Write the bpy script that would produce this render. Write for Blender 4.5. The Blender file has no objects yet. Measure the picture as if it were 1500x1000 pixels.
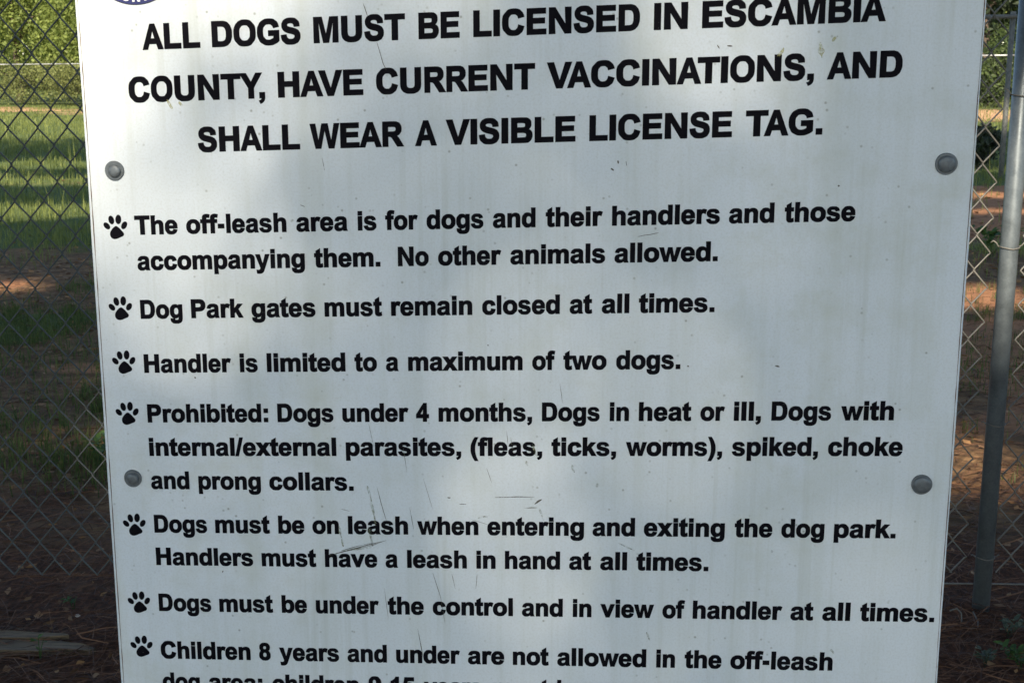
import bpy, math, random
import numpy as np
from mathutils.geometry import tessellate_polygon
from mathutils import Vector

SC = bpy.context.scene
COL = SC.collection
R = math.radians

# ------------------------------------------------------------------ camera, sky, sun, exposure
EYE = 1.33
PITCH = math.atan(400 / 1900)
cam_d = bpy.data.cameras.new('camera')
cam = bpy.data.objects.new('camera', cam_d); COL.objects.link(cam)
cam.location = (0, 0, EYE)
cam.rotation_euler = (R(90) - PITCH, 0, 0)
cam_d.sensor_width = 36.0
cam_d.lens = 45.6
cam_d.clip_start = 0.05
cam_d.clip_end = 2000
cam_d.dof.use_dof = True
cam_d.dof.focus_distance = 1.6
cam_d.dof.aperture_fstop = 32.0
SC.camera = cam

SUN_EL, SUN_AZ = R(35), R(8)                 # azimuth: degrees left of straight behind the camera
S = np.array([-math.sin(SUN_AZ) * math.cos(SUN_EL), -math.cos(SUN_AZ) * math.cos(SUN_EL), math.sin(SUN_EL)])
world = bpy.data.worlds.new("World"); SC.world = world; world.use_nodes = True
nt = world.node_tree
sky = nt.nodes.new('ShaderNodeTexSky'); sky.sky_type = 'NISHITA'; sky.sun_disc = False
sky.sun_elevation = SUN_EL
sky.sun_rotation = math.atan2(S[0], S[1])
sky.air_density = 1.0; sky.dust_density = 0.4; sky.ozone_density = 1.0
bg = nt.nodes['Background']; bg.inputs[1].default_value = 0.12
nt.links.new(sky.outputs[0], bg.inputs[0])
sun_d = bpy.data.lights.new('sun', 'SUN'); sun_d.energy = 5.0; sun_d.angle = R(0.53); sun_d.color = (1.0, 0.90, 0.76)
sun = bpy.data.objects.new('sun', sun_d); COL.objects.link(sun)
sun.rotation_euler = Vector((-S[0], -S[1], -S[2])).to_track_quat('-Z', 'Y').to_euler()
SC.view_settings.view_transform = 'Standard'; SC.view_settings.look = 'None'
SC.view_settings.exposure = 1.22; SC.view_settings.gamma = 1.0
try:
    SC.cycles.max_bounces = 6; SC.cycles.transparent_max_bounces = 4; SC.cycles.sample_clamp_indirect = 4
except Exception: pass

# ------------------------------------------------------------------ helpers
rng = np.random.default_rng(7)
random.seed(7)

def tag(o, label=None, cat=None, group=None, kind=None):
    if label: o['label'] = label
    if cat: o['category'] = cat
    if group: o['group'] = group
    if kind: o['kind'] = kind
    return o

def empty(name, loc=(0, 0, 0), rz=0.0):
    o = bpy.data.objects.new(name, None); COL.objects.link(o)
    o.location = loc; o.rotation_euler = (0, 0, rz); o.empty_display_size = 0.1
    return o

def mesh_obj(name, verts, faces, material, parent=None, smooth=False):
    me = bpy.data.meshes.new(name)
    if isinstance(faces, np.ndarray):
        nv, (nf, k) = len(verts), faces.shape
        me.vertices.add(nv); me.vertices.foreach_set('co', np.asarray(verts, dtype=np.float32).ravel())
        me.loops.add(nf * k); me.loops.foreach_set('vertex_index', faces.astype(np.int32).ravel())
        me.polygons.add(nf); me.polygons.foreach_set('loop_start', np.arange(0, nf * k, k, dtype=np.int32))
        me.update(calc_edges=True)
    else:
        me.from_pydata([tuple(v) for v in verts], [], faces)
    if smooth: me.polygons.foreach_set('use_smooth', [True] * len(me.polygons))
    me.materials.append(material)
    me.validate(); me.update()
    o = bpy.data.objects.new(name, me); COL.objects.link(o)
    if parent: o.parent = parent
    return o

def face_attr(o, name, values):
    a = o.data.attributes.new(name, 'FLOAT', 'FACE'); a.data.foreach_set('value', np.asarray(values, dtype=np.float32))

def vert_attr(o, name, values):
    a = o.data.attributes.new(name, 'FLOAT', 'POINT'); a.data.foreach_set('value', np.asarray(values, dtype=np.float32))

class MB:
    def __init__(s): s.v = []; s.f = []
    def add(s, v, f):
        b = len(s.v); s.v += [tuple(p) for p in v]; s.f += [tuple(i + b for i in q) for q in f]
    def box(s, x0, x1, y0, y1, z0, z1):
        s.add([(x0,y0,z0),(x1,y0,z0),(x1,y1,z0),(x0,y1,z0),(x0,y0,z1),(x1,y0,z1),(x1,y1,z1),(x0,y1,z1)],
              [(0,3,2,1),(4,5,6,7),(0,1,5,4),(1,2,6,5),(2,3,7,6),(3,0,4,7)])
    def tube(s, pts, r, n=8, cap=True):
        pts = [Vector(p) for p in pts]; m = len(pts)
        rs = r if hasattr(r, '__len__') else [r] * m
        t0 = (pts[1] - pts[0]).normalized()
        up = Vector((0, 0, 1)) if abs(t0.z) < 0.9 else Vector((1, 0, 0))
        a = t0.cross(up).normalized(); rings = []
        for i, p in enumerate(pts):
            t = (pts[min(i + 1, m - 1)] - pts[max(i - 1, 0)]).normalized()
            a = (a - t * a.dot(t)).normalized(); b = t.cross(a)
            rings.append([p + (a * math.cos(2*math.pi*k/n) + b * math.sin(2*math.pi*k/n)) * rs[i] for k in range(n)])
        v = [q for rg in rings for q in rg]; f = []
        for i in range(m - 1):
            for k in range(n):
                f.append((i*n+k, i*n+(k+1) % n, (i+1)*n+(k+1) % n, (i+1)*n+k))
        if cap: f += [tuple(range(n-1, -1, -1)), tuple((m-1)*n + k for k in range(n))]
        s.add(v, f)
    def build(s, name, mat, parent=None, smooth=False): return mesh_obj(name, s.v, s.f, mat, parent, smooth)

def smoothstep(a, b, x):
    t = np.clip((x - a) / (b - a), 0, 1); return t * t * (3 - 2 * t)

def vnoise(x, y, seed=0):
    """smooth value noise, numpy"""
    x = np.asarray(x, float); y = np.asarray(y, float)
    xi = np.floor(x).astype(np.int64); yi = np.floor(y).astype(np.int64)
    xf = x - xi; yf = y - yi
    def h(a, b):
        n = (a * 374761393 + b * 668265263 + seed * 974711) & 0x7fffffff
        n = ((n ^ (n >> 13)) * 1274126177) & 0x7fffffff
        return ((n ^ (n >> 16)) & 0xffff) / 65535.0
    u = xf * xf * (3 - 2 * xf); v = yf * yf * (3 - 2 * yf)
    return (h(xi, yi) * (1-u) + h(xi+1, yi) * u) * (1-v) + (h(xi, yi+1) * (1-u) + h(xi+1, yi+1) * u) * v

def fbm(x, y, seed=0):
    return 0.55*vnoise(x, y, seed) + 0.3*vnoise(2.1*x, 2.1*y, seed+1) + 0.15*vnoise(4.3*x, 4.3*y, seed+2)

# ------------------------------------------------------------------ materials
class NT:
    def __init__(s, name):
        s.m = bpy.data.materials.new(name); s.m.use_nodes = True
        s.t = s.m.node_tree; s.b = s.t.nodes['Principled BSDF']
    def n(s, typ, **kw):
        nd = s.t.nodes.new(typ)
        for k, v in kw.items(): setattr(nd, k, v)
        return nd
    def l(s, a, b): s.t.links.new(a, b)
    def coord(s, kind='Object', scale=(1, 1, 1)):
        tc = s.n('ShaderNodeTexCoord'); mp = s.n('ShaderNodeMapping'); mp.inputs['Scale'].default_value = scale
        s.l(tc.outputs[kind], mp.inputs[0]); return mp.outputs[0]
    def noise(s, co, scale, detail=4, rough=0.55):
        nd = s.n('ShaderNodeTexNoise'); nd.inputs['Scale'].default_value = scale
        nd.inputs['Detail'].default_value = detail; nd.inputs['Roughness'].default_value = rough
        s.l(co, nd.inputs['Vector']); return nd.outputs['Fac']
    def ramp(s, fac, stops):
        nd = s.n('ShaderNodeValToRGB'); cr = nd.color_ramp
        while len(cr.elements) < len(stops): cr.elements.new(0.5)
        for e, (p, c) in zip(cr.elements, stops):
            e.position = p; e.color = (*c, 1) if hasattr(c, '__len__') else (c, c, c, 1)
        s.l(fac, nd.inputs[0]); return nd.outputs[0]
    def mix(s, fac, a, b, mode='MIX'):
        nd = s.n('ShaderNodeMix', data_type='RGBA', blend_type=mode)
        for sock, val in ((nd.inputs[0], fac), (nd.inputs[6], a), (nd.inputs[7], b)):
            if hasattr(val, 'is_linked') or hasattr(val, 'links'): s.l(val, sock)
            elif hasattr(val, '__len__'): sock.default_value = (*val, 1)
            else: sock.default_value = val
        return nd.outputs[2]
    def math(s, op, a, b=None, clamp=False):
        nd = s.n('ShaderNodeMath', operation=op, use_clamp=clamp)
        for i, val in enumerate((a, b)):
            if val is None: continue
            if hasattr(val, 'links'): s.l(val, nd.inputs[i])
            else: nd.inputs[i].default_value = val
        return nd.outputs[0]
    def attr(s, name):
        nd = s.n('ShaderNodeAttribute'); nd.attribute_name = name; return nd.outputs['Fac']
    def bump(s, h, strength=0.3, dist=0.01):
        nd = s.n('ShaderNodeBump'); nd.inputs['Strength'].default_value = strength; nd.inputs['Distance'].default_value = dist
        s.l(h, nd.inputs['Height']); s.l(nd.outputs[0], s.b.inputs['Normal'])
    def set(s, **kw):
        for k, v in kw.items():
            sk = s.b.inputs[k.replace('_', ' ')]
            if hasattr(v, 'links'): s.l(v, sk)
            elif hasattr(v, '__len__'): sk.default_value = (*v, 1)
            else: sk.default_value = v
        return s.m

def mat_simple(name, col, rough=0.6, metal=0.0, var=0.25, scale=30, spec=0.5):
    q = NT(name); co = q.coord()
    n = q.noise(co, scale, 5)
    lo = tuple(c * (1 - var) for c in col); hi = tuple(min(1, c * (1 + var)) for c in col)
    return q.set(Base_Color=q.ramp(n, [(0.3, lo), (0.7, hi)]), Roughness=rough, Metallic=metal, Specular_IOR_Level=spec)

def mat_film(name, col, cover, scale, a0=0.36, a1=0.62):
    q = NT(name); co = q.coord()
    n = q.noise(co, scale, 5, 0.7)
    q.set(Base_Color=q.ramp(n, [(0.3, tuple(c*.8 for c in col)), (0.7, col)]), Roughness=0.7, Specular_IOR_Level=0.2,
          Alpha=q.ramp(n, [(a0, 0.0), (a1, cover)]))
    return q.m

def mat_sign():
    q = NT('sign_face_white'); co = q.coord()
    base = (0.725, 0.77, 0.79)
    c = q.mix(q.ramp(q.noise(co, 3.0, 5), [(0.42, 0.0), (0.75, 0.5)]), base, (0.66, 0.69, 0.665))
    # rain streaks running down the board
    st = q.coord(scale=(26, 1, 1.3))
    c = q.mix(q.ramp(q.noise(st, 1.0, 5, 0.6), [(0.50, 0.0), (0.78, 0.46)]), c, (0.53, 0.56, 0.475))
    st2 = q.coord(scale=(75, 1, 2.2))
    c = q.mix(q.math('MULTIPLY', q.ramp(q.noise(st2, 1.0, 4, 0.65), [(0.52, 0.0), (0.78, 0.5)]), q.ramp(q.noise(co, 3.1, 3), [(0.42, 0.1), (0.6, 1.0)])), c, (0.47, 0.49, 0.41))
    # algae mottling, strongest low and to the right where the photo shows it
    mot = q.noise(co, 16.0, 6, 0.65)
    big = q.noise(co, 2.2, 3)
    f = q.math('MULTIPLY', q.ramp(mot, [(0.47, 0.0), (0.70, 0.6)]), q.ramp(big, [(0.42, 0.15), (0.64, 0.9)]))
    c = q.mix(f, c, (0.53, 0.55, 0.44))
    # fine dirt specks
    v = q.n('ShaderNodeTexVoronoi'); v.inputs['Scale'].default_value = 90; q.l(co, v.inputs['Vector'])
    gate = q.ramp(q.noise(co, 24.0, 2), [(0.50, 0.0), (0.62, 1.0)])
    sp = q.math('MULTIPLY', q.ramp(v.outputs['Distance'], [(0.06, 1.0), (0.16, 0.0)]), gate)
    c = q.mix(q.math('MULTIPLY', sp, 0.7), c, (0.24, 0.25, 0.2))
    fine = q.noise(co, 420.0, 3)
    c = q.mix(q.ramp(fine, [(0.45, 0.0), (0.8, 0.45)]), c, (0.55, 0.56, 0.52))
    q.bump(q.noise(co, 60, 4), 0.05, 0.002)
    return q.set(Base_Color=c, Roughness=q.ramp(mot, [(0.3, 0.42), (0.7, 0.6)]), Specular_IOR_Level=0.4)

def mat_ink():
    q = NT('black_vinyl'); co = q.coord()
    c = q.ramp(q.noise(co, 14, 6, 0.7), [(0.35, (0.0028, 0.0025, 0.0045)), (0.75, (0.008, 0.0072, 0.010))])
    chips = q.math('MULTIPLY', q.ramp(q.noise(co, 330, 3), [(0.66, 0.0), (0.72, 1.0)]), q.ramp(q.noise(co, 9, 3), [(0.55, 0.0), (0.68, 0.6)]))
    c = q.mix(chips, c, (0.10, 0.10, 0.095))
    return q.set(Base_Color=c, Roughness=0.65, Specular_IOR_Level=0.06)

def mat_ground():
    q = NT('ground_soil'); co = q.coord()
    g, cl, li = q.attr('grass'), q.attr('clay'), q.attr('litter')
    n1, n2, n3 = q.noise(co, 1.3, 8, 0.65), q.noise(co, 9.0, 8, 0.7), q.noise(co, 55.0, 6, 0.7)
    n4 = q.noise(q.coord(scale=(3, 1, 1)), 22.0, 6, 0.75)
    dirt = q.ramp(n2, [(0.3, (0.042, 0.024, 0.012)), (0.52, (0.155, 0.086, 0.038)), (0.75, (0.31, 0.18, 0.08))])
    lit = q.ramp(n4, [(0.3, (0.022, 0.011, 0.006)), (0.5, (0.085, 0.036, 0.018)), (0.72, (0.20, 0.082, 0.036))])
    clay = q.ramp(n2, [(0.3, (0.21, 0.092, 0.040)), (0.7, (0.37, 0.18, 0.085))])
    grs = q.ramp(n3, [(0.3, (0.032, 0.05, 0.013)), (0.62, (0.11, 0.135, 0.036)), (0.85, (0.21, 0.185, 0.07))])
    def fac(a, k=0.9): # patchy edge
        return q.ramp(q.math('ADD', a, q.math('MULTIPLY', q.math('SUBTRACT', n1, 0.5), k)), [(0.42, 0.0), (0.6, 1.0)])
    c = q.mix(fac(li), dirt, lit)
    c = q.mix(fac(cl), c, clay)
    c = q.mix(fac(q.attr('sand'), 1.3), c, q.ramp(n2, [(0.3, (0.34, 0.19, 0.09)), (0.7, (0.54, 0.33, 0.17))]))
    c = q.mix(fac(g), c, grs)
    q.bump(q.math('ADD', n2, q.math('MULTIPLY', n3, 0.4)), 0.7, 0.03)
    return q.set(Base_Color=c, Roughness=0.95, Specular_IOR_Level=0.15)

def mat_leaf(name, dark, light, trans=0.35, rough=0.55):
    q = NT(name); a = q.attr('tint')
    c = q.ramp(a, [(0.0, dark), (1.0, light)])
    q.set(Base_Color=c, Roughness=rough, Specular_IOR_Level=0.25)
    tr = q.n('ShaderNodeBsdfTranslucent'); q.l(c, tr.inputs[0])
    mx = q.n('ShaderNodeMixShader'); mx.inputs[0].default_value = trans
    q.l(q.b.outputs[0], mx.inputs[1]); q.l(tr.outputs[0], mx.inputs[2])
    q.l(mx.outputs[0], q.t.nodes['Material Output'].inputs[0])
    return q.m

def mat_galv(name, base, rough=0.45, metal=0.75, nscale=14):
    q = NT(name); co = q.coord()
    v = q.n('ShaderNodeTexVoronoi'); v.inputs['Scale'].default_value = 260; q.l(co, v.inputs['Vector'])
    n = q.noise(co, nscale, 5)
    m = q.math('ADD', q.math('MULTIPLY', v.outputs['Color'], 0.25), q.math('MULTIPLY', n, 0.75))
    c = q.ramp(m, [(0.25, tuple(b*0.72 for b in base)), (0.7, tuple(min(1, b*1.2) for b in base))])
    return q.set(Base_Color=c, Metallic=metal, Roughness=q.ramp(n, [(0.3, rough - .08), (0.7, rough + .12)]))

M = dict(
    sign=mat_sign(),
    rim=mat_simple('sign_edge_white', (0.72, 0.71, 0.67), 0.5, var=0.08),
    seam=mat_simple('seam_grime', (0.16, 0.115, 0.09), 0.9, var=0.6, scale=200),
    ink=mat_ink(),
    blue=mat_simple('blue_vinyl', (0.013, 0.018, 0.115), 0.4, var=0.08),
    darkblue=mat_simple('dark_vinyl', (0.012, 0.012, 0.03), 0.4, var=0.08),
    white=mat_simple('white_vinyl', (0.78, 0.78, 0.76), 0.4, var=0.03),
    bolt=mat_galv('bolt_zinc', (0.14, 0.155, 0.16), 0.5, 0.45, 260),
    stain=mat_film('yellow_stain', (0.60, 0.57, 0.27), 0.75, 160),
    scratch=mat_film('dark_scratch', (0.13, 0.12, 0.09), 0.95, 220, 0.24, 0.5),
    smear=mat_film('green_smear', (0.40, 0.42, 0.28), 0.6, 200),
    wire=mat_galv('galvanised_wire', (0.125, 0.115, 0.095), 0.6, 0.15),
    post=mat_galv('galvanised_pipe', (0.115, 0.13, 0.133), 0.40, 0.45, 30),
    shadewire=mat_galv('shaded_wire', (0.066, 0.070, 0.064), 0.6, 0.2),  # shaded copy of the fence wire: shade is put into its darker colour
    oldrail=mat_simple('weathered_dappled_pipe', (0.38, 0.38, 0.36), 0.6, var=0.75, scale=2.2),  # old pipe; strong blotches stand in for sun spots and leaf shade
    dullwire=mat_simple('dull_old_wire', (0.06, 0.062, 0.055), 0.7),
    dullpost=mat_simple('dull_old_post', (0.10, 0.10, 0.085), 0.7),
    wood=mat_simple('treated_post', (0.22, 0.19, 0.13), 0.85, scale=18),
    bark=mat_simple('bark', (0.085, 0.06, 0.042), 0.95, var=0.55, scale=9),
    stone=mat_simple('pale_pebble', (0.5, 0.42, 0.34), 0.8),
    ground=mat_ground(),
    needle=mat_leaf('pine_needles', (0.045, 0.020, 0.012), (0.20, 0.095, 0.045), 0.05, 0.7),
    dead=mat_leaf('dead_leaves', (0.075, 0.036, 0.016), (0.36, 0.19, 0.075), 0.1, 0.7),
    blade=mat_leaf('grass_blades', (0.046, 0.072, 0.017), (0.27, 0.29, 0.078), 0.45),
    sprout=mat_leaf('weed_leaves', (0.03, 0.07, 0.018), (0.09, 0.15, 0.035), 0.35),
    greyweed=mat_leaf('grey_weed_leaves', (0.045, 0.06, 0.035), (0.13, 0.15, 0.10), 0.3),
    leafA=mat_leaf('yellow_green_leaves', (0.125, 0.165, 0.038), (0.29, 0.335, 0.085), 0.5),
    leafB=mat_leaf('mid_green_leaves', (0.04, 0.065, 0.02), (0.11, 0.145, 0.042), 0.45),
    leafE=mat_leaf('pale_green_leaves', (0.12, 0.14, 0.045), (0.27, 0.285, 0.085), 0.5),
    leafC=mat_leaf('dark_pine_needles', (0.010, 0.018, 0.008), (0.04, 0.055, 0.02), 0.25),
    leafD=mat_leaf('oak_leaves', (0.02, 0.04, 0.012), (0.07, 0.10, 0.03), 0.12),
)

# ------------------------------------------------------------------ terrain
def gz(x, y):
    x = np.asarray(x, float); y = np.asarray(y, float)
    h = 0.45 * smoothstep(14, 29, y) * smoothstep(-2, 11, x)
    h = h + 0.018 * (fbm(x * 1.1, y * 1.1, 3) - 0.5) * smoothstep(3.4, 5, y) + 0.008 * (fbm(x * 5, y * 5, 9) - 0.5)
    return h

FENCE_Y = 3.05
# the far fence runs obliquely: left end farther away
FA, FB = np.array([-27.0, 51.72]), np.array([21.0, 21.28])
FD = (FB - FA) / np.linalg.norm(FB - FA); FN = np.array([-FD[1], FD[0]])
def far_d(x, y): return (x - FA[0]) * FN[0] + (y - FA[1]) * FN[1]

def axis(spans):
    out = []
    for a, b, st in spans: out += list(np.arange(a, b, st))
    return np.array(out + [spans[-1][1]])
gx = axis([(-260, -40, 20), (-40, -12, 1.5), (-12, -3.2, .35), (-3.2, 3.2, .12), (3.2, 12, .35), (12, 40, 1.5), (40, 260, 20)])
gy = axis([(-160, -30, 13), (-30, 0, 2), (0, 1.6, .4), (1.6, 7, .1), (7, 20, .25), (20, 60, .9), (60, 120, 6), (120, 420, 50)])
GX, GY = np.meshgrid(gx, gy)
GZ = gz(GX, GY)
nx, ny = len(gx), len(gy)
idx = np.arange(nx * ny).reshape(ny, nx)
gf = np.stack([idx[:-1, :-1], idx[:-1, 1:], idx[1:, 1:], idx[1:, :-1]], -1).reshape(-1, 4)
ground = mesh_obj('ground', np.stack([GX, GY, GZ], -1).reshape(-1, 3), gf, M['ground'], smooth=True)
tag(ground, kind='structure')
def w_clay(x, y):
    right = smoothstep(1.5, 3.5, x) * smoothstep(9.5, 11, y) * (1 - smoothstep(14.6, 15.6, y))
    right2 = smoothstep(1, 2, x) * np.exp(-((y - 7.6) / 0.7) ** 2) * 0.7
    warm = 0.75 * smoothstep(4.2, 5, y) * (1 - smoothstep(8, 9.5, y)) * smoothstep(0.47, 0.62, fbm(x * 0.8, y * 1.5, 37))
    left = np.exp(-((x + 3.2) / 0.26) ** 2 - ((y - 8.0) / 0.35) ** 2) * 0.85
    return np.clip(np.maximum.reduce([right, right2, left, warm]), 0, 1)
def w_sand(x, y):
    d = far_d(x, y)
    s = np.exp(-((d + 1.6) / 3.0) ** 2) * (0.25 + 1.15 * fbm(x * 0.55, y * 0.3, 71))
    tan = np.exp(-((y - 15.3) / 0.6) ** 2) * 0.5 * (x < 0)
    return np.clip(np.maximum(s, tan), 0, 1)
def w_grass(x, y):
    g = smoothstep(8.4, 11.0, y) * (1 - 0.9 * np.maximum(w_clay(x, y), w_sand(x, y)))
    patch = 0.7 * (1 - 0.85*smoothstep(0.8, 1.6, x)) * smoothstep(0.51, 0.62, fbm(x * 0.9 + 7, y * 0.9, 21)) * smoothstep(3.9, 4.5, y)
    return np.clip(np.maximum(g, patch), 0, 1)
def w_litter(x, y): return np.clip((1 - 0.75*smoothstep(3.6, 4.6, y)) * (1 - smoothstep(7, 10, y)) * (0.35 + 0.8 * fbm(x * 1.3, y * 1.3, 33)), 0, 1)
fx, fy = GX.ravel(), GY.ravel()
vert_attr(ground, 'grass', w_grass(fx, fy)); vert_attr(ground, 'clay', w_clay(fx, fy)); vert_attr(ground, 'litter', w_litter(fx, fy)); vert_attr(ground, 'sand', w_sand(fx, fy))

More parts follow.
